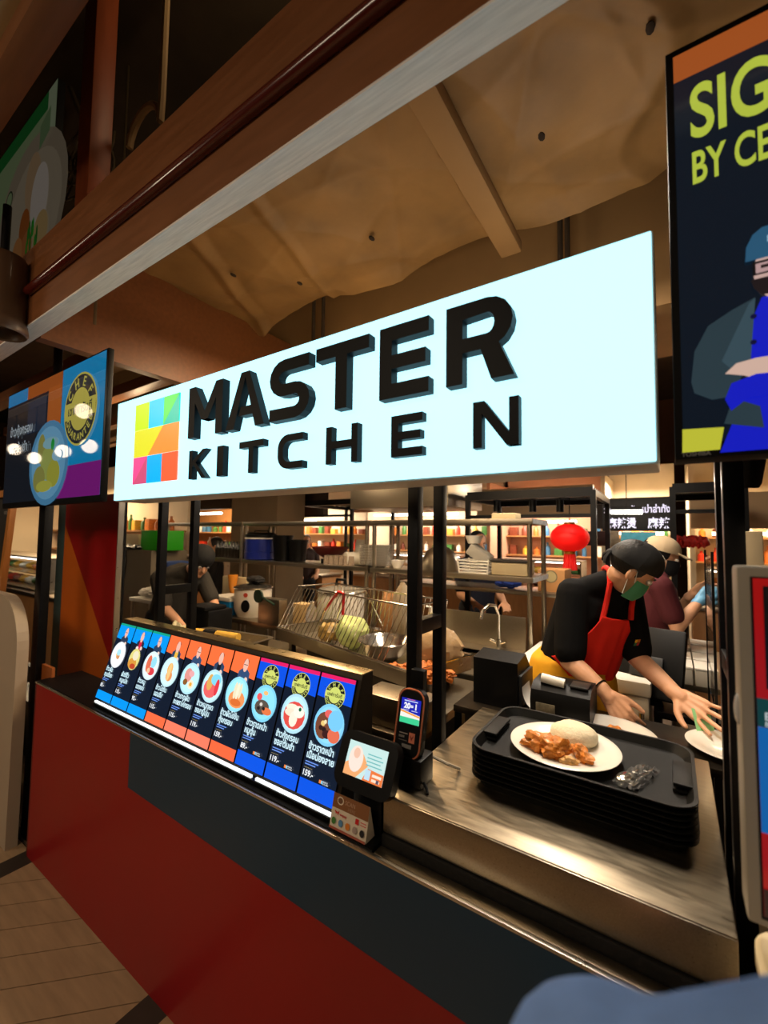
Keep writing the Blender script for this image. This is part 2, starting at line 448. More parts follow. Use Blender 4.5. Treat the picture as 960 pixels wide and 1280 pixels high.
# void above the beam: hangers, pipes, looped cables
PIPE = mat('dull_grey_pipe', rgb(104, 88, 62), 0.6, 0.2, var=0.1)
for i, (px, py, y, lb) in enumerate(((131, 120, 0.05, 'thicker pale'), (155, 200, 0.25, 'thin grey'))):
    q = at(px, py, y=y); B().cyl((q.x, y, 2.6), (q.x, y, 4.3), 0.022 if i == 0 else 0.006, n=10).solo('ceiling_drop_pipe', lb + ' vertical pipe in the dark void above the beam', 'pipe', PIPE, (q.x, y, 2.6))
a_, b2_ = at(88, 110, y=0.1), at(122, 195, y=0.1)
B().cyl(a_, b2_, 0.012, n=8).solo('ceiling_brace', 'slanted thin brace in the dark void above the beam', 'brace', PIPE, a_)
for i, y in enumerate((0.35, 0.75, 1.2)):
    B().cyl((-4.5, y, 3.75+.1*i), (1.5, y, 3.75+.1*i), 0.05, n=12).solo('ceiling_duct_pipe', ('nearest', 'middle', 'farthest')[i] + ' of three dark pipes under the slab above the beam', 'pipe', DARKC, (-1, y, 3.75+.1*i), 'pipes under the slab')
CABL = mat('grey_cable', rgb(100, 86, 64), 0.6)
for k in range(9):
    q = at(86 + k*5, 190 + (k % 3)*14, y=0.02 + .01*k); r = 0.10 + 0.02*(k % 4); pts = []
    for t in range(15):
        a = -0.4 + math.pi*1.25*t/14
        pts.append(q + Vector((-r*math.cos(a)*0.8, 0.03*math.sin(a*2+k), -r*1.5*math.sin(a)+0.05)))
    B().tube(pts, 0.005, 6).solo('hanging_cable', 'grey looped cable hanging in the bundle beside the brown post', 'cable', CABL, q, 'cables looped above the beam')
q = at(180, 172, y=-0.05)
B().tube([(q.x + .125, q.y, 4.3), (q.x + .125, q.y, q.z + .1)] + [q + Vector((.12*math.cos(a), 0, .12*math.sin(a))) for a in [i*.3 for i in range(11)]], 0.014, 8).solo('hose_loop', 'pale hose loop peeping over the beam top', 'hose', mat('pale_hose', rgb(150, 124, 88), .5), q)

# ---- hall and far walls
WALLD = mat('hall_wall', rgb(96, 66, 42), 0.8, var=0.1, scale=2)
struct(B().box(-14, 6, 9.0, 9.15, 0, 4.3).part('wall_back', WALLD))
struct(B().box(-14.1, -13.9, -7, 9, 0, 4.3).part('wall_left', WALLD))
struct(B().box(5.9, 6.1, -7, 9, 0, 4.3).part('wall_right', WALLD))
struct(B().box(-14, 6, -7.1, -6.95, 0, 4.3).part('wall_front', WALLD))

# ================================================================== COUNTER
ct = thing('service_counter', 'long red and slate blue panelled counter front with metal edge', 'counter', (-1.2, 0.02, 0))
B().box(-2.655, 0.30, 0.012, 0.034, 0.0, 0.825).part('counter_core', BLACKM, ct)
def pan(poly, m, name, th=0.012, y=0.012): B().prism(poly, (0, y, 0), (1, 0, 0), (0, 0, 1), th).part(name, m, ct, smooth=False)
c1 = at(163, 911, y=0); c2 = at(162.5, 986, y=0); c3 = at(560, 1263.5, y=0)
sl = (c3.z - c2.z) / (c3.x - c2.x); ex = 0.30; ez = c2.z + sl*(ex - c2.x)
x_l = c1.x
pan([(-2.645, 0.0), (ex, 0.0), (ex, ez - .001), (x_l - .001, c2.z - .001), (x_l - .001, 0.826), (-2.645, 0.826)], RED, 'red_panel')
pan([(x_l, c2.z), (ex, ez), (ex, 0.826), (x_l, 0.826)], NAVY, 'slate_blue_panel')
B().box(-2.66, -2.6455, 0.0, 0.10, 0.0, 0.826, 0.001).part('end_panel', mat('dark_red_laminate', rgb(96, 12, 12), 0.4), ct)
B().box(-2.66, 0.30, -0.003, 0.006, 0.8265, 0.834, 0.001).part('metal_edge', TRIM, ct)
B().box(-2.655, -0.605, 0.006, 0.20, 0.826, 0.838).part('black_ledge', mat('black_ledge', rgb(7, 7, 8), 0.5, spec=.15), ct)
# lower steel ledge with black groove in front of the steel worktop
sw = thing('steel_worktop', 'worn stainless steel worktop carrying the black trays', 'worktop', (-0.26, 0.4, 0.0))
B().box(-0.600, 0.075, 0.047, 0.71, 0.905, 0.95, 0.004).part('top', STEELD, sw)
B().box(-0.600, 0.075, 0.045, 0.06, 0.862, 0.947, 0.003).part('front_fascia', STEEL, sw)
B().box(0.062, 0.0755, 0.06, 0.71, 0.80, 0.9475, 0.003).part('side_fascia', STEEL, sw)
B().box(-0.600, 0.30, 0.006, 0.036, 0.826, 0.835, 0.002).part('lower_ledge', STEELD, sw)
B().box(-0.600, 0.075, 0.038, 0.055, 0.828, 0.860, 0.003).part('rubber_groove', mat('black_rubber', rgb(10, 9, 8), .6, bump=.3, scale=80), sw)
B().box(-0.595, 0.07, 0.062, 0.70, 0.05, 0.904).part('cabinet_body', mat('grey_steel_sheet', rgb(96, 90, 80), .4, 1.0), sw)

# ================================================================== SIGN
sg = thing('lightbox_sign', 'large glowing white lightbox sign reading MASTER KITCHEN over the counter', 'sign', (-0.98, 0.07, 1.71))
SX0, SX1, SZ0, SZ1 = -1.946, -0.016, 1.711, 2.130
FACE = mat('backlit_acrylic', (0.08, 0.08, 0.08), 0.5, emit=1.8, emcol=(0.40, 0.86, 1.0))
B().box(SX0, SX1, 0.006, 0.13, SZ0, SZ1, 0.004).part('housing', mat('cream_aluminium', rgb(206, 198, 184), 0.45, 0.3), sg)
B().box(SX0 + .003, SX1 - .003, 0.0, 0.0055, SZ0 + .004, SZ1 - .004, 0.002).part('lit_face', FACE, sg, label='glowing cool white face')
LETT = mat('black_letter', rgb(6, 9, 14), 0.5, spec=.2)
def stroke(poly_pts, wd):
    pass
def quad(b, pts): b.append(pts)
T_ = 0.20   # stroke relative to height
def letter_shapes(ch, asp):
    """list of convex outlines in a 0..asp x 0..1 box"""
    w = asp; t = 0.2; s = min(0.2, 0.28*w)
    if ch == 'M': return [[(0,0),(s,0),(s,1),(0,1)], [(w-s,0),(w,0),(w,1),(w-s,1)], [(0,1),(s*1.05,1),(w/2+s*.5,.32),(w/2-s*.5,.32)], [(w-s*1.05,1),(w,1),(w/2+s*.5,.32),(w/2-s*.5,.32)]]
    if ch == 'A': return [[(0,0),(s*1.15,0),(w/2+s*.15,1),(w/2-s*.55,1)], [(w-s*1.15,0),(w,0),(w/2+s*.55,1),(w/2-s*.15,1)], [(w*.36,.22),(w*.72,.22),(w*.68,.38),(w*.40,.38)]]
    if ch == 'T': return [[(0,1-t),(w,1-t),(w,1),(0,1)], [(w/2-s*.55,0),(w/2+s*.55,0),(w/2+s*.55,1-t),(w/2-s*.55,1-t)]]
    if ch == 'E': return [[(0,0),(s,0),(s,1),(0,1)], [(s,0),(w,0),(w,t),(s,t)], [(s,1-t),(w,1-t),(w,1),(s,1)], [(s,.5-t*.48),(w*.94,.5-t*.48),(w*.94,.5+t*.48),(s,.5+t*.48)]]
    if ch == 'I': return [[(0,0),(w,0),(w,1),(0,1)]]
    if ch == 'H': return [[(0,0),(s,0),(s,1),(0,1)], [(w-s,0),(w,0),(w,1),(w-s,1)], [(s,.5-t*.5),(w-s,.5-t*.5),(w-s,.5+t*.5),(s,.5+t*.5)]]
    if ch == 'N': return [[(0,0),(s,0),(s,1),(0,1)], [(w-s,0),(w,0),(w,1),(w-s,1)], [(0,1),(s*1.25,1),(w,0),(w-s*1.25,0)]]
    if ch == 'K': return [[(0,0),(s,0),(s,1),(0,1)], [(s,.42),(s+.02,.64),(w-s*1.1,1),(w,1)], [(s,.58),(s+.10,.66),(w,0),(w-s*1.2,0)]]
    return []
def arc(cx, cy, rx, ry, a0, a1, n=8): return [(cx + rx*math.cos(math.radians(a0+(a1-a0)*i/n)), cy + ry*math.sin(math.radians(a0+(a1-a0)*i/n))) for i in range(n+1)]
def band(path_out, path_in): return [[path_out[i], path_out[i+1], path_in[i+1], path_in[i]] for i in range(len(path_out)-1)]
def curved(ch, w):
    t = 0.2; s = min(.22, .28*w)
    if ch == 'R':
        o = [(s, 1)] + arc(w*.62, .69, w*.36, .31, 90, -90) + [(s, .38)]
        i = [(s, 1-t)] + arc(w*.62, .69, w*.36 - s, .31-t+.02, 90, -90) + [(s, .38+t*.9)]
        return [[(0,0),(s,0),(s,1),(0,1)]] + band(o, i) + [[(w*.52,.40),(w*.78,.44),(w,0),(w-s*1.25,0)]]
    if ch == 'C':
        o = [(w, 1)] + arc(w*.42, .60, w*.42, .40, 90, 180) + arc(w*.42, .40, w*.42, .40, 180, 270) + [(w, 0)]
        i = [(w, 1-t)] + arc(w*.46, .58, w*.46-s, .22, 90, 180) + arc(w*.46, .42, w*.46-s, .22, 180, 270) + [(w, t)]
        return band(o, i)
    if ch == 'S':
        r = .305
        o = [(w*.97, 1)] + arc(w*.36, 1-r, w*.36, r, 90, 270) + [(w*.6, .39)]
        i = [(w*.97, 1-t)] + arc(w*.38, 1-r, w*.38-s, r-t, 90, 270) + [(w*.6, .39+t)]
        o2 = [(w*.5, .39+t)] + arc(w*.64, r-.01, w*.36, r-.01, 90, -90) + [(w*.02, 0)]
        i2 = [(w*.5, .39)] + arc(w*.62, r-.01, w*.38-s, r-.01-t+.01, 90, -90) + [(w*.02, t)]
        return band(o, i) + band(o2, i2)
    return []
L1 = (('M', -1.377, -1.190), ('A', -1.171, -0.990), ('S', -0.969, -0.809), ('T', -0.788, -0.612), ('E', -0.580, -0.446), ('R', -0.403, -0.253))
L2 = (('K', -1.374, -1.275), ('I', -1.218, -1.185), ('T', -1.107, -0.997), ('C', -0.934, -0.836), ('H', -0.752, -0.648), ('E', -0.548, -0.464), ('N', -0.343, -0.247))
for row, z0, z1 in ((L1, 1.906, 2.081), (L2, 1.766, 1.864)):
    for ch, x0, x1 in row:
        h = z1 - z0; asp = (x1 - x0) / h
        shapes = letter_shapes(ch, asp) or curved(ch, asp)
        b = B(); dep = 0.026 if h > .12 else 0.02
        for k, sp in enumerate(shapes):
            e = 0.00008*k
            b.prism([(q[0]*h, q[1]*h) for q in sp], (x0, -0.0005, z0), (1, 0, 0), (0, 0, 1), dep + e)
        b.part('letter', LETT, sg, smooth=False)
# logo: nine coloured tiles of a square
LX0, LX1, LZ0, LZ1 = -1.785, -1.473, 1.772, 2.093
def lp(u, v): return (LX0 + (LX1-LX0)*u/3.0 , LZ0 + (LZ1-LZ0)*v/3.0)
tiles = [([(0,2),(1,2),(1,3),(0,3)], (196, 240, 10)), ([(1,2),(2,2),(2,3),(1,3)], (0, 205, 255)), ([(2,2),(3,3),(2,3)], (80, 226, 90)), ([(2,2),(3,2),(3,3)], (6, 196, 170)),
         ([(0,1),(1,1),(2,2),(0,2)], (222, 226, 40)), ([(1,1),(3,1),(3,2),(2,2)], (245, 150, 60)), ([(0,0),(1,1),(0,1)], (246, 78, 150)), ([(0,0),(1,0),(1,1)], (205, 80, 125)),
         ([(1,0),(2,0),(2,1),(1,1)], (0, 180, 255)), ([(2,0),(3,0),(3,1),(2,1)], (248, 100, 60))]
for i, (pl, c) in enumerate(tiles):
    cx = sum(q[0] for q in pl)/len(pl); cy = sum(q[1] for q in pl)/len(pl)
    pl2 = [lp(cx + (q[0]-cx)*.985, cy + (q[1]-cy)*.985) for q in pl]
    cc = rgb(*c)
    B().prism(pl2, (0, -0.0005, 0), (1, 0, 0), (0, 0, 1), 0.004).part('logo_tile', mat('backlit_tile_%d' % i, cc, 0.3, emit=0.85, emcol=cc), sg, smooth=False)
for x in (-1.7, -0.9, -0.2):
    B().box(x-.02, x+.02, 0.13, 0.2, 1.9, 1.94).part('bracket', BLACKM, sg)

# ================================================================== MENU DISPLAY
md = thing('menu_display', 'slanted row of ten glowing menu screens on the counter ledge', 'menu board', (-1.42, 0.12, 0.838))
MB0 = Vector((0, 0.045, 0.850)); MT0 = Vector((0, 0.145, 1.168)); MV = (MT0 - MB0).normalized(); MH = (MT0 - MB0).length
ml0, mr0 = -2.086, -0.742     # bottom ends
ml1, mr1 = -2.122, -0.757     # top ends
b = B()
def mp(x, t, back=0.0): q = MB0 + (MT0 - MB0)*t; nrm = Vector((0, MV.z, -MV.y)); return (x, q.y + nrm.y*back, q.z + nrm.z*back)
prof = [(0.030, 0.8385), (0.045, 0.850), (0.145, 1.168), (0.150, 1.180), (0.200, 1.180), (0.200, 0.8385)]
b.hull([(-2.118, y, z) for y, z in prof] + [(-0.745, y, z) for y, z in prof], [tuple(range(6))[::-1], tuple(range(6, 12))] + [(i, (i+1) % 6, 6+(i+1) % 6, 6+i) for i in range(6)])
b.part('case', mat('dark_steel_case', rgb(60, 54, 46), 0.4, 0.8), md, smooth=False)
B().box(-2.118, -0.745, 0.148, 0.203, 1.1802, 1.184, 0.001).part('top_cover', mat('brushed_brass_steel', rgb(176, 158, 120), 0.3, 1.0, rvar=.1), md)
B().box(-2.09, -0.745, 0.022, 0.043, 0.8385, 0.850, .003).part('front_rail', BLACKM, md)
LED = mat('white_led_strip', (1, 1, 1), .4, emit=1.1, emcol=(.85, .95, 1))
for (xa, xb) in ((-2.085, -1.065), (-1.045, -0.745)):
    B().box(xa, xb, 0.026, 0.0335, 0.8502, 0.8575).part('led_strip', LED, md, label='thin glowing white strip along the foot')
dk = rgb(14, 26, 44)
seams_px_top = [152, 167, 187, 208, 231, 259, 291, 323, 361, 401, 447]
edges = [ml1 + (mr1 - ml1)*k/10 for k in range(11)]
dishes = [((232, 236, 240), [(0, .02, .3, .3, (240, 200, 120)), (.1, -.15, .25, .2, (214, 150, 100)), (.05, .2, .3, .25, (170, 225, 240))]),
          (None, [(0, .05, .75, .8, (225, 215, 130)), (-.1, -.3, .6, .4, (215, 150, 60)), (.1, .35, .4, .35, (235, 225, 190)), (.1, -.5, .4, .2, (190, 70, 40))]),
          ((215, 235, 242), [(-.35, .1, .32, .6, (226, 110, 80)), (.25, -.4, .45, .28, (220, 60, 70)), (.3, .3, .35, .4, (150, 220, 240)), (-.1, -.4, .2, .2, (235, 190, 150))]),
          ((200, 236, 246), [(0, .2, .33, .42, (240, 175, 95)), (.1, -.3, .38, .35, (230, 150, 90)), (0, 0, .2, .6, (250, 200, 130))]),
          ((180, 230, 245), [(-.25, .2, .42, .45, (226, 150, 140)), (.1, .35, .3, .2, (235, 170, 170)), (.3, -.35, .32, .28, (245, 230, 200)), (.3, -.35, .15, .13, (240, 170, 60)), (-.4, -.3, .25, .2, (140, 90, 40))]),
          ((190, 230, 242), [(-.1, -.15, .7, .6, (236, 100, 100)), (-.3, .2, .3, .5, (224, 170, 90)), (.3, .45, .5, .35, (130, 215, 240)), (.55, .0, .2, .5, (225, 60, 70))]),
          ((150, 222, 242), [(.1, -.3, .75, .5, (240, 150, 90)), (-.2, .2, .15, .5, (235, 225, 190)), (.05, .2, .13, .5, (240, 235, 205)), (.3, .25, .13, .45, (235, 225, 190)), (.1, -.5, .5, .2, (220, 110, 50))]),
          ((130, 212, 242), [(-.1, -.25, .6, .4, (90, 80, 70)), (-.5, .3, .22, .2, (235, 90, 90)), (.4, -.4, .4, .2, (230, 120, 70)), (-.2, -.1, .12, .1, (220, 210, 200)), (.1, -.3, .12, .1, (30, 25, 25)), (-.35, -.35, .13, .1, (40, 30, 30)), (.0, .6, .2, .12, (240, 190, 120))]),
          ((180, 225, 240), [(0, -.1, .8, .7, (225, 80, 70)), (-.2, .25, .5, .22, (245, 235, 210)), (-.3, .0, .45, .2, (240, 225, 200)), (.0, -.3, .3, .4, (245, 235, 215)), (.35, .15, .4, .3, (245, 240, 225)), (.4, .3, .1, .1, (20, 100, 60))]),
          ((130, 205, 240), [(-.35, -.1, .55, .65, (120, 70, 50)), (-.4, .0, .15, .13, (235, 200, 120)), (-.25, -.3, .15, .12, (40, 25, 25)), (-.5, -.25, .14, .12, (50, 30, 25)), (-.25, .1, .1, .1, (240, 220, 170)), (0, -.5, .3, .2, (60, 30, 30)), (-.1, .55, .28, .2, (230, 100, 95)), (.5, -.45, .4, .35, (225, 110, 80)), (.45, .3, .5, .5, (120, 200, 240))])]
names = [('ข้าวผัด', 'กุนเชียง'), ('ผัดซีอิ๊ว', 'หมูหมัก'), ('ข้าวหมู', 'แดงอบ'), ('ข้าวไข่ข้น', 'แฮมชีส'), ('ข้าวราดผัด', 'กะเพราไก่กรอบ'), ('ข้าวหมูทอด', 'ซอสญี่ปุ่น'), ('ข้าวผัดไข่ข้น', 'กุ้งกรอบ'), ('ข้าวราดหน้า', 'หมูตุ๋น'), ('ข้าวกุ้งกรอบ', 'ซอสต้มยำ'), ('ข้าวราดหน้า', 'เนื้อน่องลาย')]
prices = ['85.-', '115.-', '95.-', '115.-', '115.-', '119.-', '159.-', '89.-', '119.-', '159.-']
tops = [(0, 150, 245)]*3 + [(255, 112, 60)]*4 + [(8, 80, 225)]*3
bots = [(0, 150, 245)]*3 + [(255, 108, 66), (255, 125, 96), (255, 125, 96), (255, 104, 62)] + [(8, 84, 225)]*3
shirts = [(40, 55, 80), (205, 30, 60), (40, 60, 90), (235, 185, 70), (50, 75, 110), (20, 25, 35), (50, 75, 115)]
for i in range(10):
    x0 = edges[i] + .0035 + (0.012 if False else 0); x1 = edges[i+1] - .0035
    W = x1 - x0; H = MH - .012; d = W * 0.36
    g = Print()
    g.rect(0, 0, W, H, dk)
    tc_ = rgb(*tops[i])
    if i < 7: g.poly([(0, H*.80), (W, H*.765), (W, H), (0, H)], tc_)
    else: g.poly([(0, H*.80), (W, H*.775), (W, H), (0, H)], tc_)
    if i < 3: g.rect(0, H*.972, W, H, rgb(20, 160, 130))
    if i >= 7: g.rect(0, H*.965, W, H, rgb(226, 30, 100))
    g.rect(0, 0, W, H*(.105 if i < 7 else .125), rgb(*bots[i]))
    cx = W*.50
    if i < 7:   # small standing cook with folded arms
        sc = rgb(*shirts[i]); jk = rgb(45, 66, 96) if i in (1, 3, 5) else sc; jk = rgb(36, 44, 60) if i == 1 else jk
        hx = W*.56
        g.poly([(hx-.030, H*.705), (hx-.028, H*.815), (hx-.012, H*.850), (hx+.012, H*.850), (hx+.028, H*.815), (hx+.030, H*.705)], jk)
        if i in (1, 3, 5): g.poly([(hx-.012, H*.705), (hx-.009, H*.850), (hx+.009, H*.850), (hx+.012, H*.705)], sc)
        g.ell(hx, H*.914, .0125, .012, rgb(24, 20, 24)).ell(hx, H*.885, .0118, .0215, rgb(236, 184, 164))
        g.rect(hx-.010, H*.887, hx+.010, H*.893, rgb(40, 32, 36)) if i in (0, 2, 4, 6) else None
        g.ell(hx-.014, H*.740, .010, .007, rgb(240, 225, 220)).ell(hx+.016, H*.747, .008, .008, rgb(236, 205, 190))
    else:       # round seal
        sx_, sy_ = cx, H*.838; r = W*.275; yl = rgb(206, 214, 110); bk = rgb(18, 20, 26)
        g.ell(sx_, sy_, r*1.05, r*1.05, yl).ell(sx_, sy_, r, r, bk).ell(sx_, sy_, r*.62, r*.62, yl)
        g.rect(sx_-r*.98, sy_-r*.22, sx_+r*.98, sy_+r*.24, yl)
        g.text('เชฟการันตี', sx_, sy_-r*.12, r*.26, bk, wmax=r*1.75, align='c', bold=.02)
        g.arc_text('CHEF', sx_, sy_, r*.80, r*.27, yl, math.radians(145), math.radians(35))
        g.arc_text('GUARANTEE', sx_, sy_, r*.80, r*.20, yl, math.radians(205), math.radians(335), flip=True)
    py_ = H*.590; pr = W*.425
    plate, bits = dishes[i]
    if plate:
        g.ell(cx, py_, pr, pr*1.0, rgb(*plate)); g.ell(cx, py_, pr*.86, pr*.86, rgb(*[min(255, v+14) for v in plate]))
    for (u, v, a, b_, c) in bits: g.ell(cx + u*pr*.92, py_ + v*pr*.92, a*pr*1.0, b_*pr*1.0, rgb(*c), 14)
    tcl = rgb(205, 236, 246)
    a, b_ = names[i]
    g.text(a, W*.08, H*.362, H*.052, tcl, wmax=W*.72, bold=.035, xs=.9).text(b_, W*.08, H*.292, H*.052, tcl, wmax=W*.86, bold=.035, xs=.9)
    for k, ww in enumerate((.42, .34)): g.rect(W*.08, H*(.258 - .020*k), W*(.08+ww*.9), H*(.266 - .020*k), rgb(110, 150, 235))
    g.rect(W*.08, H*.215, W*.32, H*.217, rgb(190, 170, 110))
    g.text(prices[i], W*.08, H*.155, H*.044, rgb(235, 240, 245), bold=.03, wmax=W*.34)
    if i >= 7:
        g.rect(W*.56, H*.142, W*.62, H*.166, rgb(240, 130, 60)).rect(W*.62, H*.142, W*.66, H*.166, rgb(120, 200, 230))
        g.text('MASTER', W*.67, H*.156, H*.010, rgb(230, 235, 240), wmax=W*.26).text('KITCHEN', W*.67, H*.141, H*.010, rgb(230, 235, 240), wmax=W*.28)
    o0 = MB0 + (MT0 - MB0)*.02
    pn = B(); nrm = Vector((0, -MV.z, MV.y))
    Q0 = Vector((x0 - .002, o0.y, o0.z)) ; Q1 = Vector((x1 + .002, o0.y, o0.z))
    pn.hull([Q0, Q1, Q1 + MV*(H+.003), Q0 + MV*(H+.003)] + [q + nrm*.004 for q in (Q0, Q1, Q1 + MV*(H+.003), Q0 + MV*(H+.003))], [(3,2,1,0), (4,5,6,7), (0,1,5,4), (1,2,6,5), (2,3,7,6), (3,0,4,7)])
    po = pn.part('menu_screen', BLACKP, md, smooth=False)
    g.part('screen_picture', SCREEN, po, Vector((x0, o0.y, o0.z)) + nrm*.0044 + MV*.0015, (1, 0, 0), MV, sub=md.location, step=0.00018)

# ================================================================== SCREENS EITHER SIDE
tv = thing('right_wall_screen', 'large black framed screen showing a chef in a blue cap, right of the sign', 'screen', (0.6, 0.0, 1.71))
tv.name = 'advert_screen'
B().box(0.008, 1.22, -0.018, 0.045, 1.712, 2.420, 0.001).part('bezel', mat('matt_black_bezel', rgb(9, 9, 10), .65, spec=.15), tv)
B().box(0.2, 1.0, 0.045, 0.10, 1.85, 2.25, 0.01).part('back_cover', BLACKP, tv)
def tvp(px, py): q = at(px, py, y=-0.019); return (q.x, q.z)
g = Print(); Z0, Z1, X0, X1 = 1.737, 2.408, 0.019, 1.209
g.rect(X0, Z0, X1, Z1, rgb(10, 22, 34))
g.poly([(X0, 2.36), (X1, 2.36), (X1, Z1), (X0, Z1)], rgb(168, 84, 34))
YG = rgb(190, 205, 70)
g.text('SIG', 0.0405, 2.249, 0.090, YG, bold=.02, xs=.58).text('BY CE', 0.0415, 2.170, 0.054, YG, bold=.02, xs=.50)
g.poly([tvp(853, 537), tvp(905, 534), tvp(900, 562), tvp(853, 566)], rgb(205, 205, 60))
JK, JKL, BL = rgb(46, 64, 72), rgb(60, 82, 92), rgb(22, 32, 205)
cxm = 0.150     # the chef's centre line; the picture goes on past the edge of the photograph
def mir(pts): return pts + [(2*cxm - x, z) for x, z in reversed(pts)]
g.poly(mir([tvp(900, 566), tvp(915, 530), tvp(938, 480), tvp(940, 400), tvp(952, 372)]), BL)
g.poly([tvp(864, 478), tvp(868, 440), tvp(885, 408), tvp(915, 388), tvp(944, 372), tvp(936, 400), tvp(930, 450), tvp(922, 495), tvp(890, 500), tvp(868, 492)], JK)
g.poly([tvp(902, 452), tvp(936, 380), tvp(944, 373), tvp(938, 455), tvp(926, 472)], JKL)
g.poly([(2*cxm - x, z) for x, z in [tvp(864, 478), tvp(868, 440), tvp(885, 408), tvp(915, 388), tvp(944, 372), tvp(936, 400), tvp(930, 450), tvp(922, 495), tvp(890, 500), tvp(868, 492)]][::-1], JK)
g.poly([tvp(905, 530), tvp(916, 498), tvp(950, 508), tvp(955, 535)], JK)
g.poly(mir([tvp(906, 468), tvp(920, 455), tvp(945, 448), tvp(958, 446)])[:4] + [(2*cxm-.05, tvp(958, 452)[1]), tvp(959, 478), tvp(930, 470)], rgb(226, 190, 172))
g.poly([tvp(906, 500), tvp(914, 480), tvp(945, 468), (cxm+.03, tvp(955, 470)[1]), (cxm+.04, tvp(955, 492)[1]), tvp(935, 498), tvp(914, 514)], BL)
g.ell(cxm, tvp(956, 340)[1], .037, .050, rgb(214, 178, 168)).poly(mir([tvp(938, 352), tvp(942, 362), tvp(952, 370)]), rgb(34, 26, 28))
g.ell(cxm, tvp(956, 352)[1], .012, .007, rgb(190, 110, 100))
g.poly(mir([tvp(931, 330), tvp(932, 312), tvp(940, 296), tvp(952, 286)]), rgb(44, 92, 124)).rect(cxm-.02, tvp(956, 305)[1], cxm+.02, tvp(956, 297)[1], rgb(150, 190, 210))
for s in (-1, 1):
    u = cxm + s*.0205
    g.rect(u-.0175, tvp(950, 345)[1], u+.0175, tvp(950, 328)[1], rgb(18, 16, 18)).rect(u-.014, tvp(950, 343)[1], u+.014, tvp(950, 331)[1], rgb(196, 160, 158)).rect(u-.008, tvp(950, 338)[1], u+.008, tvp(950, 334)[1], rgb(40, 30, 30))
for py in (398, 430): g.ell(tvp(941, py)[0], tvp(941, py)[1], .004, .004, rgb(16, 18, 60), 10)
g.part('screen_picture', print_mat('advert_screen_print', 0.8, 0.14), tv, (0, -0.0184, 0), (1, 0, 0), (0, 0, 1), sub=tv.location)
g = Print().text('TOSHIBA', tvp(852, 571)[0], tvp(852, 571)[1], .0065, rgb(120, 120, 122), bold=.03)
g.part('maker_lettering', PAPER, [c for c in tv.children if c.name.startswith('bezel')][0], (0, -0.0188, 0), (1, 0, 0), (0, 0, 1), sub=tv.location)

lt = thing('promo_screen', 'glossy screen showing a bowl and a round chef seal, left of the sign', 'screen', (-2.75, 0.0, 1.72))
B().box(-3.32, -2.055, 0.0, 0.024, 1.715, 2.40, 0.003).part('bezel', BLACKP, lt)
B().box(-3.0, -2.4, 0.024, 0.06, 1.85, 2.25, .01).part('back_cover', BLACKP, lt)
def ltp(px, py): q = at(px, py, y=-0.001); return (q.x, q.z)
g = Print()
xa, xb, za, zb = -3.31, -2.07, 1.745, 2.392
xm = -2.53
g.rect(xa, za, xb, zb, rgb(16, 22, 30)).rect(xm, za, xb, zb, rgb(0, 120, 170)).rect(xm, za, xb, 1.90, rgb(110, 20, 110))
g.rect(-3.31, 2.32, -3.0, zb, rgb(20, 110, 160)).rect(-3.0, 2.32, xm, zb, rgb(140, 70, 24)).rect(-2.70, 2.05, xm, 2.33, rgb(150, 76, 26))
g.poly([(-2.98, 2.30), (-2.98, 2.12), (-2.72, 2.12), (-2.72, 2.30)], rgb(20, 34, 52))
g.ell(-2.66, 1.935, .25, .22, rgb(64, 116, 150)).ell(-2.66, 1.935, .215, .19, rgb(90, 140, 170))
for (u, v, a, b_, c) in ((-.09, .08, .05, .08, (120, 120, 60)), (.0, .0, .09, .09, (130, 140, 70)), (.08, -.06, .08, .07, (140, 140, 50)), (-.1, -.08, .08, .07, (120, 120, 60)), (.03, .10, .10, .03, (110, 150, 160)), (.06, .09, .022, .03, (10, 130, 50)), (-.03, -.12, .1, .03, (150, 150, 60)), (.12, .03, .06, .03, (120, 160, 180))): g.ell(-2.66+u, 1.935+v, a, b_, rgb(*c), 16)
sx_, sy_, r = -2.30, 2.16, .165; yl, bk = rgb(170, 160, 70), rgb(30, 36, 40)
g.ell(sx_, sy_, r*1.06, r*1.06, yl).ell(sx_, sy_, r, r, bk).ell(sx_, sy_, r*.62, r*.62, yl).rect(sx_-r*.99, sy_-r*.25, sx_+r*.99, sy_+r*.25, yl)
g.text('เชฟการันตี', sx_, sy_-r*.12, r*.26, bk, wmax=r*1.8, align='c').arc_text('CHEF', sx_, sy_, r*.8, r*.28, yl, math.radians(145), math.radians(35)).arc_text('GUARANTEE', sx_, sy_, r*.8, r*.2, yl, math.radians(205), math.radians(335), flip=True)
g.text('ข้าวกุ้งกรอบ', -3.22, 2.13, .05, rgb(150, 160, 165), wmax=.4).text('ซอสต้มยำ', -3.22, 2.03, .05, rgb(150, 160, 165), wmax=.36)
g.part('screen_picture', print_mat('promo_screen_print', 0.75, 0.03, 0.6), lt, (0, -0.0006, 0), (1, 0, 0), (0, 0, 1), sub=lt.location)
B().cyl((-2.7, 0.03, 2.40), (-2.7, 0.03, 2.95), 0.02, n=10).part('hanger_pole', BLACKM, lt)

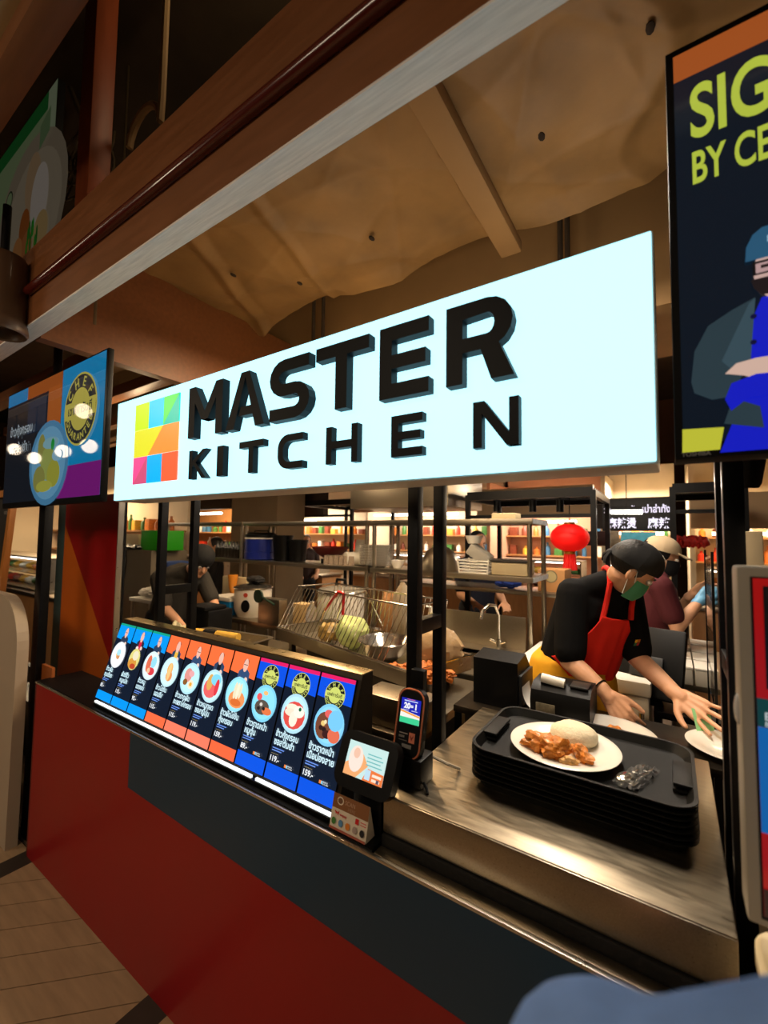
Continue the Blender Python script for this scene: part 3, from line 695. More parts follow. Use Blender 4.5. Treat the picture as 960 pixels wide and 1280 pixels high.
# post frames of the stall
def frame(x, lbl, zt=2.1):
    t = thing('post_frame', lbl, 'post', (x, 0.30, 0), group='black post frames of the stall')
    B().box(x-.0165, x+.0165, 0.205, 0.238, 0.0, zt, .002).part('post', BLACKM, t)
    B().box(x-.0165, x+.0165, 0.365, 0.398, 0.0, zt, .002).part('post', BLACKM, t)
    for z in (0.4, 1.32, zt-.05): B().box(x-.0155, x+.0155, 0.238, 0.365, z-.02, z+.02, .002).part('rail', BLACKM, t)
    return t
frame(-0.617, 'black steel double post beside the payment terminals under the sign')
frame(-1.955, 'black steel double post behind the left end of the menu screens')
# ================================================================== STALL, RIGHT END
frame(0.102, 'black steel double post at the right end behind the kiosk')
# ---- trays
TRAY = mat('black_tray_plastic', rgb(11, 12, 11), 0.4, spec=.25, bump=0.25, scale=900, rvar=.06)
def rrect(hx, hy, r, n=6):
    pts = []
    for cx, cy, a in ((hx-r, hy-r, 0), (-hx+r, hy-r, 90), (-hx+r, -hy+r, 180), (hx-r, -hy+r, 270)):
        for i in range(n+1):
            t = math.radians(a + 90*i/n); pts.append((cx + r*math.cos(t), cy + r*math.sin(t)))
    return pts
def loft(b, loops):
    """join closed loops of equal length; caps on the first and last"""
    R_ = [[b.bm.verts.new(p) for p in lp_] for lp_ in loops]
    n = len(R_[0])
    for a, c in zip(R_, R_[1:]):
        for i in range(n): b.bm.faces.new((a[i], a[(i+1) % n], c[(i+1) % n], c[i]))
    b.bm.faces.new(R_[0][::-1]); b.bm.faces.new(R_[-1])
    return b
def ring(hx, hy, r, z): return [(x, y, z) for x, y in rrect(hx, hy, r)]
tray0 = thing('serving_tray', 'x', 'tray', (-0.207, 0.362, 0.9505), group='black serving trays in the stack')
b = B(); loft(b, [ring(.222, .146, .04, 0), ring(.236, .160, .05, .022), ring(.2425, .1665, .055, .0235), ring(.2425, .1665, .055, .0265), ring(.235, .159, .05, .0265), ring(.222, .149, .045, .006), ring(.215, .142, .04, .0045)])
b.part('tray_body', TRAY, tray0, local=True)
for s in (-1, 1):
    b = B().box(s*.198, s*.236, -.062, .062, .0185, .0262, .003); b.part('grip', TRAY, tray0, local=True)
lbls = ['lowest black tray of the stack, resting on the steel worktop'] + ['black tray in the middle of the stack on the worktop, %s from the bottom' % k for k in ('second', 'third', 'fourth', 'fifth', 'sixth')] + ['topmost black tray holding the plate of fried chicken']
for i in range(7):
    t = tray0 if i == 0 else copy_tree(tray0)
    t.location = (-0.207 + random.uniform(-.0012, .0012), 0.362 + random.uniform(-.0012, .0012), 0.9505 + i*.0122); t['label'] = lbls[i]
TZ = 0.9505 + 6*.0122 + .0062
# ---- plates
PLPROF = [(0, .004), (.062, .004), (.066, .0), (.07, .003), (.088, .010), (.112, .0165), (.128, .0185), (.1295, .0205), (.127, .0215), (.110, .0195), (.086, .0135), (.070, .0085), (0, .0075)]
def plate(name, label, loc, s=1.0, group=None, m=WHITEC):
    b = B(); b.lathe([(r*s, z) for r, z in PLPROF], loc, 48); return b.solo(name, label, 'plate', m, loc, group)
pc = at(705, 930, z=TZ + .02); rad = (at(772, 935, z=TZ+.02) - at(638, 925, z=TZ+.02)).length/2
pc.z = TZ
plate('dinner_plate', 'round white plate with chicken and rice on the topmost tray', pc, rad/.1295, 'plates by the trays')
RICE = mat('white_rice', rgb(232, 218, 186), 0.6, var=0.06, scale=150, bump=0.3)
FRY = mat('fried_crust', rgb(206, 124, 38), 0.5, var=0.4, scale=55, bump=1.0, coat=.2)
GOLD = mat('golden_crust', rgb(190, 104, 30), 0.5, var=0.4, scale=40, bump=1.0)
def lump(b, c, r, seed, amp=.25, n=22, m=14, M=None):
    rs = random.Random(seed); ph = [rs.uniform(0, 6.28) for _ in range(6)]
    T = Matrix.Translation(c) @ (M or Matrix.Identity(4)); rings = []
    for j in range(m+1):
        th = math.pi*j/m
        row = []
        for i in range(n if 0 < j < m else 1):
            a = 2*math.pi*i/n
            d = Vector((math.sin(th)*math.cos(a), math.sin(th)*math.sin(a), -math.cos(th)))
            k = 1 + amp*(.5*math.sin(3*d.x*2+ph[0]+2*d.z) + .35*math.sin(7*d.y+ph[1]) + .3*math.sin(9*d.x+ph[2]+5*d.y) + .3*math.sin(13*d.z+ph[3]+6*d.x) + .2*math.sin(17*d.y+ph[4]))
            row.append(b.bm.verts.new(T @ Vector((d.x*r[0]*k, d.y*r[1]*k, d.z*r[2]*k))))
        rings.append(row)
    for a, c2 in zip(rings, rings[1:]):
        for i in range(n):
            i2 = (i+1) % n
            if len(a) == 1: b.bm.faces.new((a[0], c2[i2], c2[i]))
            elif len(c2) == 1: b.bm.faces.new((a[i], a[i2], c2[0]))
            else: b.bm.faces.new((a[i], a[i2], c2[i2], c2[i]))
    return b
q = at(717, 912, z=TZ+.04); b = B(); lump(b, (q.x, q.y, TZ + .028), (.060, .052, .030), 3, .05); b.solo('rice_mound', 'smooth mound of white rice on the plate', 'rice', RICE, (q.x, q.y, TZ+.012))
for i, (px, py, r, rz, lb) in enumerate(((672, 925, (.040, .028, .022), .2, 'leftmost piece of fried chicken on the plate'), (693, 933, (.036, .030, .022), .9, 'large middle piece of fried chicken on the plate'), (727, 937, (.036, .017, .016), -.9, 'slim right piece of fried chicken beside the rice'), (712, 944, (.020, .013, .010), .3, 'small pale piece of chicken at the plate front'))):
    q = at(px, py, z=TZ+.035); b = B(); lump(b, (q.x, q.y, TZ+.012+r[2]*.8), r, 11+i, .34, M=Matrix.Rotation(rz, 4, 'Z')); b.solo('fried_chicken', lb, 'fried chicken', FRY if i < 3 else mat('pale_chicken', rgb(214, 164, 96), .5, var=.2, scale=60, bump=.6), (q.x, q.y, TZ+.012), 'fried chicken on the plate')
# cutlery in clear film
q = at(795, 968, z=TZ+.01)
cu = thing('wrapped_cutlery', 'spoon and fork sealed in clear plastic film on the tray', 'cutlery', (q.x, q.y, TZ), rz=1.2)
b = B()
b.ball((-.03, .008, .010), (.028, .018, .006), 14, 8); b.box(-.004, .062, .005, .011, .008, .0105, .001); b.part('spoon', CHROME, cu, local=True)
b = B(); b.box(-.05, -.02, -.018, .0, .006, .008, .0008); b.box(-.022, .06, -.012, -.006, .006, .0085, .001); b.part('fork', CHROME, cu, local=True)
def film(u, v):
    x = -.065 + .14*u; y = (-.026 + .052*v)*(1 - .25*math.sin(u*3.1)*0 - .18*u); h = .016*math.sin(math.pi*v)*math.sin(math.pi*min(1, u*1.02)) + .0035*math.sin(u*31+v*9) + .003*math.sin(v*27+u*13)
    return Vector((x, y, max(.001, .004 + h)))
b = B(); b.sheet(film, 26, 14); b.part('film_wrap', CLEARP, cu, local=True)
# back shelf behind the worktop
sh = thing('back_shelf', 'dark shelf behind the steel worktop carrying the receipt printers', 'shelf', (-0.2, 0.86, 0))
B().box(-0.72, 0.40, 0.715, 0.99, 0.905, 0.93, .002).part('shelf_top', mat('dark_steel', rgb(70, 64, 56), .35, .9, rvar=.1), sh)
for x in (-.70, .38):
    for y in (.73, .97): B().box(x-.015, x+.015, y-.015, y+.015, 0, .905).part('leg', BLACKM, sh)
q = at(760, 914, z=.95)
plate('dinner_plate', 'white plate with a chicken scrap behind the tray stack', (q.x, min(q.y, .83), .9305), 1.1, 'plates by the trays')
q2 = Vector((q.x + .02, min(q.y, .83) - .01, .945))
b = B(); lump(b, q2 + Vector((0, 0, .01)), (.045, .03, .016), 31, .3); b.solo('fried_chicken', 'chicken scrap on the plate behind the tray stack', 'fried chicken', FRY, q2)
plate('dinner_plate', 'white plate at the right edge beyond the worktop', (0.145, .86, .9305), .95, 'plates by the trays')
# receipt printer, black box printer with paper
rp = thing('receipt_printer', 'black receipt printer with a white paper roll behind the trays', 'printer', (-.345, .82, .93))
x0, x1, z0, z1 = prect(664, 846, 738, 905, .77)
b = B(); prf = [(.76, .9305), (.755, 1.00), (.765, 1.035), (.80, 1.055), (.90, 1.055), (.92, 1.03), (.92, .9305)]
b.hull([(x0, y, z) for y, z in prf] + [(x1, y, z) for y, z in prf], [tuple(range(7))[::-1], tuple(range(7, 14))] + [(i, (i+1) % 7, 7+(i+1) % 7, 7+i) for i in range(7)]); b.part('printer_body', BLACKP, rp)
B().box(x0+.02, x0+.085, .7525, .756, .962, .995, .002).part('rating_label', mat('grey_label', rgb(120, 112, 92), .6, var=.3, scale=60), rp)
B().cyl((x0+.03, .80, 1.07), (x0+.11, .80, 1.062), .0165, n=18).part('paper_roll', WHITEP, rp)
B().box(x1-.07, x1-.01, .79, .86, 1.055, 1.062, .002).part('paper_lid', mat('dark_grey_plastic', rgb(42, 42, 42), .4), rp)
pb = thing('label_printer', 'tall black slanted printer box left of the receipt printer', 'printer', (-.55, .85, .93))
xa, xb = prect(593, 830, 648, 920, .80)[:2]
prf = [(.79, .9305), (.79, 1.105), (.90, 1.12), (.97, 1.05), (.97, .9305)]
b = B(); b.hull([(xa, y, z) for y, z in prf] + [(xb, y, z) for y, z in prf], [tuple(range(5))[::-1], tuple(range(5, 10))] + [(i, (i+1) % 5, 5+(i+1) % 5, 5+i) for i in range(5)]); b.part('printer_body', BLACKP, pb)
B().box(xb, xb+.012, .80, .96, .94, 1.06, .004).part('side_door', mat('dark_grey_plastic', rgb(42, 42, 42), .4), pb)
b = B(); b.sheet(lambda u, v: Vector((xb + .014 + .05*u*u, .80 + .10*v, 1.02 - .075*math.sin(u*1.5))), 8, 2); b.solo('paper_slip', 'curled white paper slip hanging from the tall printer', 'paper', WHITEP, (xb+.03, .85, .945))
for k in range(3):
    B().box(xb+.03+.01*k, xb+.12, .80+.015*k, .90, .931+.004*k, .9345+.004*k).solo('paper_stack', ('lowest', 'middle', 'uppermost')[k] + ' white slip in the pile between the two printers', 'paper', WHITEP, (xb+.07, .85, .931+.004*k), 'paper slips between printers')

# ---- payment devices left of the worktop
ed = thing('card_terminal', 'black card terminal with an orange rim and lit screen on a stand', 'card terminal', (-0.555, .13, .9505))
B().box(-.614, -.530, .105, .175, .9505, 1.02, .006).part('stand_block', BLACKP, ed)
EB = Vector((-.578, .11, 1.012)); th = math.radians(14); EV = Vector((-.012, math.sin(th), math.cos(th))).normalized(); EU = Vector((1, 0, 0)); EU = (EU - EV*EU.dot(EV)).normalized(); EN = EU.cross(EV)
def dev(b, hx, hy, r, d0, d1, cu_=0.075, sq=1.0): b.prism([(x, y + cu_) for x, y in rrect(hx, hy, r)], EB + EN*d0, EU, EV, d1 - d0)
b = B(); dev(b, .0405, .0860, .030, -.022, 0, .085); tbod = b.part('terminal_body', BLACKP, ed)
b = B(); b.tube([EB + EU*x + EV*(y+.085) + EN*.0005 for x, y in rrect(.0375, .0825, .028)], .0024, 8, closed=True); b.part('orange_rim', mat('copper_rim', rgb(220, 130, 92), .35, .4), tbod)
g = Print(); g.rect(-.029, .082, .029, .130, rgb(28, 36, 170)).poly([(-.029, .070), (.029, .070), (.029, .093), (-.029, .101)], rgb(235, 232, 225)).poly([(-.029, .096), (-.029, .100), (.029, .092), (.029, .088)], rgb(240, 150, 50))
g.rect(-.029, .070, .029, .084, rgb(60, 200, 140)).text('20', -.020, .106, .013, rgb(235, 235, 240), bold=.05).text('=', .000, .107, .010, rgb(235, 235, 240), bold=.04).text('1', .014, .106, .013, rgb(235, 235, 240), bold=.05)
g.rect(-.020, .123, .020, .1255, rgb(190, 200, 235)).rect(-.012, .1275, .012, .129, rgb(210, 110, 130)).rect(-.022, .101, -.004, .1025, rgb(200, 200, 230)).rect(.004, .101, .022, .1025, rgb(200, 200, 230))
g.part('terminal_screen', SCREEN, tbod, EB + EN*.0006 + EV*.014, EU, EV, sub=ed.location, step=.0002)
g = Print(); g.rect(.004, .034, .021, .058, rgb(205, 120, 90)).poly([(.008, .052), (.012, .046), (.017, .053), (.0175, .050), (.012, .0385), (.0075, .049)], rgb(130, 40, 30)).rect(-.025, .052, .000, .0545, rgb(150, 140, 130)).text('ทดลอง', -.025, .043, .006, rgb(170, 160, 150), wmax=.016).rect(-.025, .036, .000, .0375, rgb(110, 100, 90)).rect(-.014, .020, .014, .029, rgb(120, 116, 110))
g.part('terminal_print', PAPER, tbod, EB + EN*.0006 + EV*.006, EU, EV, sub=ed.location, step=.0002)
B().box(-.60, -.56, .172, .195, 1.15, 1.22, .004).part('top_clip', BLACKP, ed)
B().tube([(-.528, .12, .965), (-.515, .11, .958), (-.508, .10, .9535)], .004, 6).part('cable_plug', BLACKP, ed)
tb = thing('qr_tablet', 'black tilted payment tablet with a bright promotional screen', 'tablet', (-.656, .08, .8385))
TB = Vector((-.656, .018, .945)); th = math.radians(24); EB = TB; EV = Vector((-.0, math.sin(th), math.cos(th))); EU = Vector((1, 0, 0)); EN = EU.cross(EV)
b = B(); dev(b, .0875, .0655, .03, -.03, 0, .0655); tabb = b.part('tablet_body', BLACKP, tb)
B().box(-.70, -.612, .055, .11, .8385, .99, .006).part('foot', BLACKP, tb)
g = Print(); g.rect(-.060, .030, .060, .108, rgb(196, 226, 222)).poly([(-.060, .030), (-.02, .030), (.01, .062), (-.01, .085), (-.060, .055)], rgb(238, 168, 110)).ell(-.030, .070, .022, .030, rgb(240, 222, 208)).ell(-.030, .083, .010, .012, rgb(236, 190, 165))
g.poly([(.0, .030), (.060, .030), (.060, .055), (.012, .058)], rgb(232, 120, 60)).rect(.006, .034, .022, .056, rgb(186, 216, 232)).rect(.028, .034, .052, .040, rgb(250, 215, 190)).rect(.028, .044, .055, .050, rgb(250, 225, 205)).rect(.042, .033, .050, .041, rgb(90, 80, 96))
for k in range(4): g.rect(.004, .064+.008*k, .052-.006*(k % 2), .0665+.008*k, rgb(110, 180, 180))
g.part('tablet_screen', SCREEN, tabb, TB + EN*.0006, EU, EV, sub=tb.location, step=.0002)
tc = thing('tent_card', 'small folded paper card with payment logos under the tablet', 'card', (-.685, .03, .8385))
A0, A1, A2, A3 = Vector((-.742, .012, .8385)), Vector((-.628, .012, .8385)), Vector((-.628, .030, .916)), Vector((-.742, .030, .916))
CV = (A3 - A0).normalized(); CN = Vector((1, 0, 0)).cross(CV)
b = B(); b.hull([A0, A1, A2, A3], [(0, 1, 2, 3)]); b.hull([A3, A2, Vector((-.628, .050, .8385)), Vector((-.742, .050, .8385))], [(0, 1, 2, 3)]); b.hull([A1, Vector((-.628, .050, .8385)), A2], [(0, 1, 2)])
csh = b.part('card_sheet', mat('cream_card', rgb(220, 206, 178), .6), tc, smooth=False)
g = Print(); g.rect(0, 0, .132, .085, rgb(222, 208, 184)).rect(0, .050, .132, .085, rgb(140, 92, 58)).ell(.028, .070, .012, .010, rgb(230, 214, 190)).ell(.028, .070, .009, .007, rgb(120, 84, 60)).text('SCAN', .046, .066, .010, rgb(190, 150, 120)).text('HERE', .060, .054, .008, rgb(170, 130, 100))
g.poly([(.012, .045), (.018, .036), (.022, .041), (.026, .035), (.030, .047), (.024, .042), (.019, .043)], rgb(200, 24, 30)).text('wepay', .032, .036, .007, rgb(200, 40, 50), wmax=.045).rect(.090, .034, .102, .047, rgb(206, 40, 40)).rect(.108, .042, .128, .044, rgb(210, 70, 70)).rect(.108, .036, .128, .038, rgb(210, 70, 70)).rect(0, 0, .132, .006, rgb(170, 90, 70))
for k, c in enumerate(((70, 130, 60), (90, 140, 180), (220, 130, 50), (170, 150, 140), (40, 40, 44))): g.ell(.014 + .026*k, .020, .008, .0085, rgb(*c), 14)
g.part('card_print', PAPER, csh, A0 + CN*.0008, (.86, 0, 0), CV*.94, sub=tc.location, step=.0002)
# loose clear cable loop and grey bracket beyond the terminal
B().tube([(-.74, .27, .845), (-.70, .25, .93), (-.62, .19, .99), (-.56, .19, 1.0), (-.50, .2, .985), (-.49, .25, .955)], .004, 6).solo('grey_cable', 'pale grey cable looping behind the card terminal', 'cable', mat('pale_grey_cable', rgb(170, 160, 140), .5), (-.74, .27, .845))

# ---- kiosk at the right edge
ks = thing('order_kiosk', 'grey framed self order kiosk with red and blue screen at the right edge', 'kiosk', (.29, -.06, 1.075))
B().box(.073, .50, -.10, -.045, 1.079, 1.545, .006).part('grey_frame', mat('warm_grey_plastic', rgb(150, 142, 126), .4, var=.04, scale=5), ks)
kfr = ks.children[0]
B().box(.0875, .486, -.1015, -.099, 1.09, 1.532).part('black_bezel', BLACKP, ks)
g = Print(); X0, X1 = .090, .484
g.rect(X0, 1.095, X1, 1.530, rgb(190, 12, 14)).rect(X0, 1.335, X1, 1.372, rgb(10, 74, 74)).rect(.100, 1.385, X1-.01, 1.520, rgb(8, 8, 10)).rect(X0, 1.20, X1, 1.335, rgb(14, 120, 210)).rect(.101, 1.215, X1-.011, 1.322, rgb(16, 24, 40)).rect(X0, 1.095, X1, 1.13, rgb(40, 10, 16))
g.text('E', .0975, 1.345, .010, rgb(225, 235, 235), bold=.02).text('B', .0975, 1.337, .006, rgb(225, 235, 235), bold=.02)
g.part('kiosk_screen', SCREEND, ks, (0, -.1017, 0), (1, 0, 0), (0, 0, 1), sub=ks.location)
b = B(); b.ball((.0735, -.075, 1.345), (.006, .014, .022), 14, 10); b.part('suction_cup', mat('clear_cup', (.9, .9, .9), .1, trans=.7, ior=1.3), kfr)
B().box(.20, .37, -.09, -.05, 1.0425, 1.0795).part('foot_plate', BLACKM, ks)
b = B(); loft(b, [[(.352 + x, -.17 + y, z - .03 if z > .5 else z) for x, y in rrect(hx, hy, .05)] for hx, hy, z in ((.19, .10, 0), (.20, .11, 1.0), (.262, .135, 1.03), (.270, .143, 1.045), (.270, .143, 1.065), (.264, .137, 1.072))])
b.solo('kiosk_pedestal', 'cream rounded pedestal under the kiosk in the lower right corner', 'pedestal', mat('cream_laminate', rgb(214, 198, 160), .45, var=.03, scale=4), (.32, -.17, 0))
# black under-structure and white scraps between the worktop and the kiosk
B().box(.10, .34, .07, .13, .0, .83, .004).solo('black_side_panel', 'black panel closing the counter end beside the kiosk', 'panel', BLACKM, (.22, .1, 0))

# ================================================================== LEFT END
LPAN = thing('accent_wall', 'red, orange and teal painted panel behind the left end of the counter', 'wall panel', (-2.9, .32, 0))
zb, zt = .60, 1.80
def lx(px, py): return at(px, py, y=.3).x
xl, xr, xt = lx(78, 720), -2.545, lx(88, 640)
def lpn(poly, m, nm, y=.3): B().prism(poly, (0, y+.02, 0), (1, 0, 0), (0, 0, 1), .02).part(nm, m, LPAN, smooth=False)
a_ = at(83, 660, y=.3); c_ = at(134.6, 818, y=.3); s_ = (c_.z - a_.z)/(c_.x - a_.x); zr = a_.z + s_*(xr - a_.x)
lpn([(xl - .11, zb), (xl, zb), (xl, zt), (xl - .11, zt)], TEAL, 'teal_strip')
za = a_.z + s_*(xl + .002 - a_.x)
lpn([(xl + .002, zb), (xr, zb), (xr, max(zb + .01, zr)), (xl + .002, za)], ORANGE, 'orange_panel')
lpn([(xl + .002, za + .002), (xr, max(zb + .01, zr) + .002), (xr, zt), (xl + .002, zt)], RED, 'red_panel')
B().box(xr, xr + .008, .295, .33, zb, zt).part('edge_trim', TRIM, LPAN)
B().box(xl - .11, xr + .008, .325, .34, 0, zt).part('backing', BLACKM, LPAN)
B().box(-3.45, -2.46, .10, .29, .60, .615).solo('black_sill', 'black sill along the foot of the coloured panel', 'sill', BLACKM, (-2.9, .2, .6))
B().box(-2.80, -2.645, .06, .075, .62, .885, .002).solo('orange_end_board', 'small orange brown board at the left tip of the counter', 'board', mat('orange_brown', rgb(150, 80, 30), .5), (-2.72, .07, .62))
B().box(-2.855, -2.775, .035, .075, 0, 2.45, .002).solo('black_pillar', 'thick black pillar left of the coloured panel', 'pillar', BLACKM, (-2.81, .05, 0))
# white rounded partition and framed stand
b = B(); r = .26; pts = [(-4.4, 0), (-2.775, 0), (-2.775, 1.235 - r)] + [(-2.775 - r*1.0 + r*math.cos(t), 1.235 - r + r*math.sin(t)) for t in [math.radians(10*i) for i in range(1, 10)]] + [(-4.4, 1.235)]
b.prism(pts, (0, .0, 0), (1, 0, 0), (0, 0, 1), .05); b.solo('white_partition', 'beige white low partition with a rounded corner at far left', 'partition', mat('beige_panel', rgb(178, 160, 138), .55, var=.03, scale=3), (-3.4, 0, 0), smooth=False)
fs = thing('menu_stand', 'wooden framed dark menu board leaning at the far left edge', 'menu board', (-3.5, .10, 0))
U_, V_ = Vector((1, 0, 0)), Vector((-.02, .06, 1)).normalized()
o_ = at(24, 612, y=.10); o_ = o_ - V_*1.10 - U_*.5
def fpr(b, u0, u1, v0, v1, d): b.prism([(u0, v0), (u1, v0), (u1, v1), (u0, v1)], o_, U_, V_, d)
for u0, u1, v0, v1 in ((0, .045, 0, 1.1), (.455, .5, 0, 1.1), (.045, .455, 0, .045), (.045, .455, 1.055, 1.1)):
    b = B(); fpr(b, u0, u1, v0, v1, .03); b.part('frame_bar', mat('honey_wood', rgb(176, 110, 44), .45, var=.15, scale=6, stretch=(8, 8, 1)), fs, smooth=False)
b = B(); fpr(b, .045, .455, .045, 1.055, .012); brd = b.part('board', mat('dark_board', rgb(40, 36, 32), .5), fs, smooth=False)
Print().text('MASTER', .435, .985, .022, rgb(190, 184, 174), align='r').text('KITCHEN', .435, .945, .018, rgb(150, 144, 134), align='r').part('board_lettering', PAPER, brd, o_ + U_.cross(V_)*.0128, U_, V_, sub=fs.location)
for u in (.03, .44): B().box(o_.x + u, o_.x + u + .04, .095, .125, .0, o_.z + .01).part('leg', mat('dark_stand', rgb(50, 40, 30), .5), fs)
# ================================================================== KITCHEN
# ---- front prep bench behind the menu screens
pb1 = thing('prep_bench', 'low steel prep bench behind the menu screens', 'bench', (-1.6, .8, 0))
B().box(-2.65, -0.74, .43, 1.12, .86, .895, .003).part('bench_top', STEELD, pb1)
B().box(-2.63, -0.76, .45, 1.10, .28, .30).part('lower_shelf', STEEL, pb1)
for x in (-2.62, -1.65, -.77):
    for y in (.46, 1.09): B().cyl((x, y, 0), (x, y, .86), .02, n=10).part('leg', STEEL, pb1)
# ---- rotated drain tray with wire basket
A = Vector((-1.95, .93, 0)); Bp = Vector((-0.88, .66, 0)); dx = (Bp - A).normalized(); ang = math.atan2(dx.y, dx.x); L = (Bp - A).length
dt = thing('drain_tray', 'long steel drain tray with tall wire basket walls behind the menu', 'drain rack', (A.x, A.y, .90), rz=ang)
D = .40
b = B(); th = .003
for (x0, x1, y0, y1, z0, z1) in ((0, L, 0, D, .07, .073), (0, L, 0, th, .07, .135), (0, L, D-th, D, .07, .135), (0, th, 0, D, .07, .135), (L-th, L, 0, D, .07, .135)): b.box(x0, x1, y0, y1, z0, z1)
b.part('tray', STEEL, dt, local=True)
b = B(); b.tube([(0, 0, .136), (L, 0, .136), (L, D, .136), (0, D, .136)], .006, 8, closed=True); b.part('rim', CHROME, dt, local=True)
for x in (.08, L-.08):
    for y in (.06, D-.06): B().box(x-.015, x+.015, y-.015, y+.015, -.004, .07).part('leg', STEEL, dt, local=True)
B().box(0.25, L-.2, .05, D-.05, -.004, .05, .004).part('heater_box', mat('dull_dark_steel', rgb(70, 64, 56), .4, .9), dt, local=True)
zt = .375
rails = (((.06, .10), (L-.12, .10)), ((.06, D-.03), (L-.12, D-.03)))
for k, ((xa, ya), (xb, yb_)) in enumerate(rails):
    B().tube([(xa, ya, zt), (xb, yb_, zt)], .0045, 8).part('top_rail', CHROME, dt, local=True)
    for i in range(27):
        x = xa + (xb - xa)*i/26
        B().tube([(x - .06, (.01 if k == 0 else D-.01), .14), (x, ya, zt)], .0022, 5).part('wire', CHROME, dt, local=True)
for x in (.06, L-.12): B().tube([(x, .10, zt), (x, D-.03, zt)], .0045, 8).part('top_rail', CHROME, dt, local=True)
B().tube([(.40, .12, .16), (.52, .10, zt+.02), (.55, .22, zt+.02), (.60, .30, .2)], .004, 6).part('handle_wire', CHROME, dt, local=True)
Mdt = Matrix.Translation((A.x, A.y, .90)) @ Matrix.Rotation(ang, 4, 'Z')
def dtp(x, y, z): return Mdt @ Vector((x, y, z))
# contents
LEAF = mat('pale_cabbage', rgb(176, 186, 112), .5, var=.25, scale=25, bump=.5)
b = B(); q = dtp(.46, .20, .16); lump(b, q, (.10, .085, .085), 41, .12); b.solo('cabbage', 'pale green cabbage inside the wire basket', 'cabbage', LEAF, q - Vector((0, 0, .085)))
b = B(); q = dtp(.28, .18, .13); lump(b, q, (.07, .06, .05), 42, .2); b.solo('vegetable_bag', 'green and red vegetable bag at the left of the wire basket', 'bag', mat('veg_bag', rgb(150, 120, 60), .4, var=.7, scale=18), q - Vector((0, 0, .05)))
tg = thing('kitchen_tongs', 'red handled tongs leaning in the wire basket', 'tongs', dtp(.42, .12, .08))
B().tube([dtp(.33, .11, .27), dtp(.42, .10, .34), dtp(.47, .10, .385)], .008, 8).part('red_arm', mat('red_silicone', rgb(190, 24, 22), .4), tg)
B().tube([dtp(.47, .10, .385), dtp(.515, .10, .38), dtp(.51, .10, .27)], .008, 8).part('red_arm', MATS['red_silicone'], tg)
B().tube([dtp(.26, .13, .2), dtp(.33, .11, .27)], .007, 8).part('steel_tip', CHROME, tg)
b = B(); q = dtp(.74, .19, .075); b.lathe([(0, 0), (.06, .002), (.10, .035), (.13, .09), (.138, .095), (.134, .10), (.126, .09), (.096, .038), (.055, .008), (0, .006)], q, 32); b.solo('mixing_bowl', 'shiny steel mixing bowl inside the wire basket', 'bowl', CHROME, q)
for i in range(9):
    q = dtp(.93 + .05*(i % 4) + .01*i, .08 + .07*(i//4) , .09 + .015*(i % 2)); b = B(); lump(b, q, (.045, .03, .025), 60+i, .35, M=Matrix.Rotation(i, 4, 'Z'))
    b.solo('fried_chicken', 'golden fried chicken piece heaped at the right end of the drain tray', 'fried chicken', GOLD, q - Vector((0, 0, .02)), 'fried chicken in the drain tray')
b = B(); q = dtp(.98, .30, .17); lump(b, q, (.14, .08, .09), 77, .15); b.solo('plastic_bag', 'clear crumpled food bag behind the fried chicken pieces', 'bag', mat('tan_film', rgb(190, 160, 120), .2, trans=.35, ior=1.2, bump=.6, scale=30), q - Vector((0, 0, .09)))
# ---- black label maker, steel pan with roll and bags
bp = thing('black_dispenser', 'small black countertop machine behind the left menu screens', 'machine', at(250, 800, z=.9))
q = bp.location.copy()
B().box(q.x-.09, q.x+.11, q.y-.02, q.y+.16, .8955, 1.10, .012).part('machine_body', BLACKP, bp)
B().box(q.x-.10, q.x+.10, q.y-.04, q.y+.12, 1.10, 1.125, .01).part('machine_lid', BLACKP, bp)
B().box(q.x-.075, q.x-.02, q.y-.026, q.y-.019, 1.01, 1.07).part('machine_label', mat('grey_label', rgb(120, 112, 92), .6), bp)
bp.location.z = .8955
for o in bp.children: o.location.z = 0
pn = thing('steel_pan', 'deep rectangular steel pan holding a wrapped roll', 'pan', (-2.14, .66, .8955), rz=.1)
b = B(); loft(b, [ring(.25, .15, .03, 0), ring(.262, .162, .04, .10), ring(.28, .18, .045, .101), ring(.28, .18, .045, .104), ring(.258, .158, .04, .104), ring(.245, .145, .03, .006), ring(.2, .1, .03, .005)]); b.part('pan_body', STEEL, pn, local=True)
q = Vector((-2.12, .60, 1.03)); rl = thing('wrapped_roll', 'yellow paper wrapped roll with a black band on the steel pan', 'roll', q - Vector((0, 0, .03)), rz=.25)
b = B(); b.cyl((-.17, 0, .03), (-.03, 0, .03), .026, n=16); b.part('roll_end', mat('yellow_wrap', rgb(206, 160, 62), .5, var=.15, scale=20, bump=.3), rl, local=True)
b = B(); b.cyl((.05, 0, .03), (.19, 0, .03), .026, .022, n=16); b.part('roll_end', MATS['yellow_wrap'], rl, local=True)
b = B(); b.cyl((-.03, 0, .03), (.05, 0, .03), .0285, n=16); b.part('black_band', BLACKP, rl, local=True)
WRAP = mat('cloudy_wrap', rgb(206, 196, 160), .3, trans=.3, ior=1.2, bump=.8, scale=25, var=.15)
for i, (x, y, z, r, lb) in enumerate(((-1.76, .60, .955, (.11, .08, .05), 'crumpled cloudy plastic wrap at the right of the steel pan'), (-2.48, .62, .965, (.08, .06, .07), 'crumpled cloudy plastic bag at the left of the steel pan'), (-2.30, .47, .945, (.05, .05, .05), 'small white plastic scrap beside the black machine'))):
    b = B(); lump(b, (x, y, z), r, 90+i, .35); b.solo('plastic_wrap', lb, 'plastic wrap', WRAP, (x, y, z - r[2]), 'crumpled plastic by the pan')
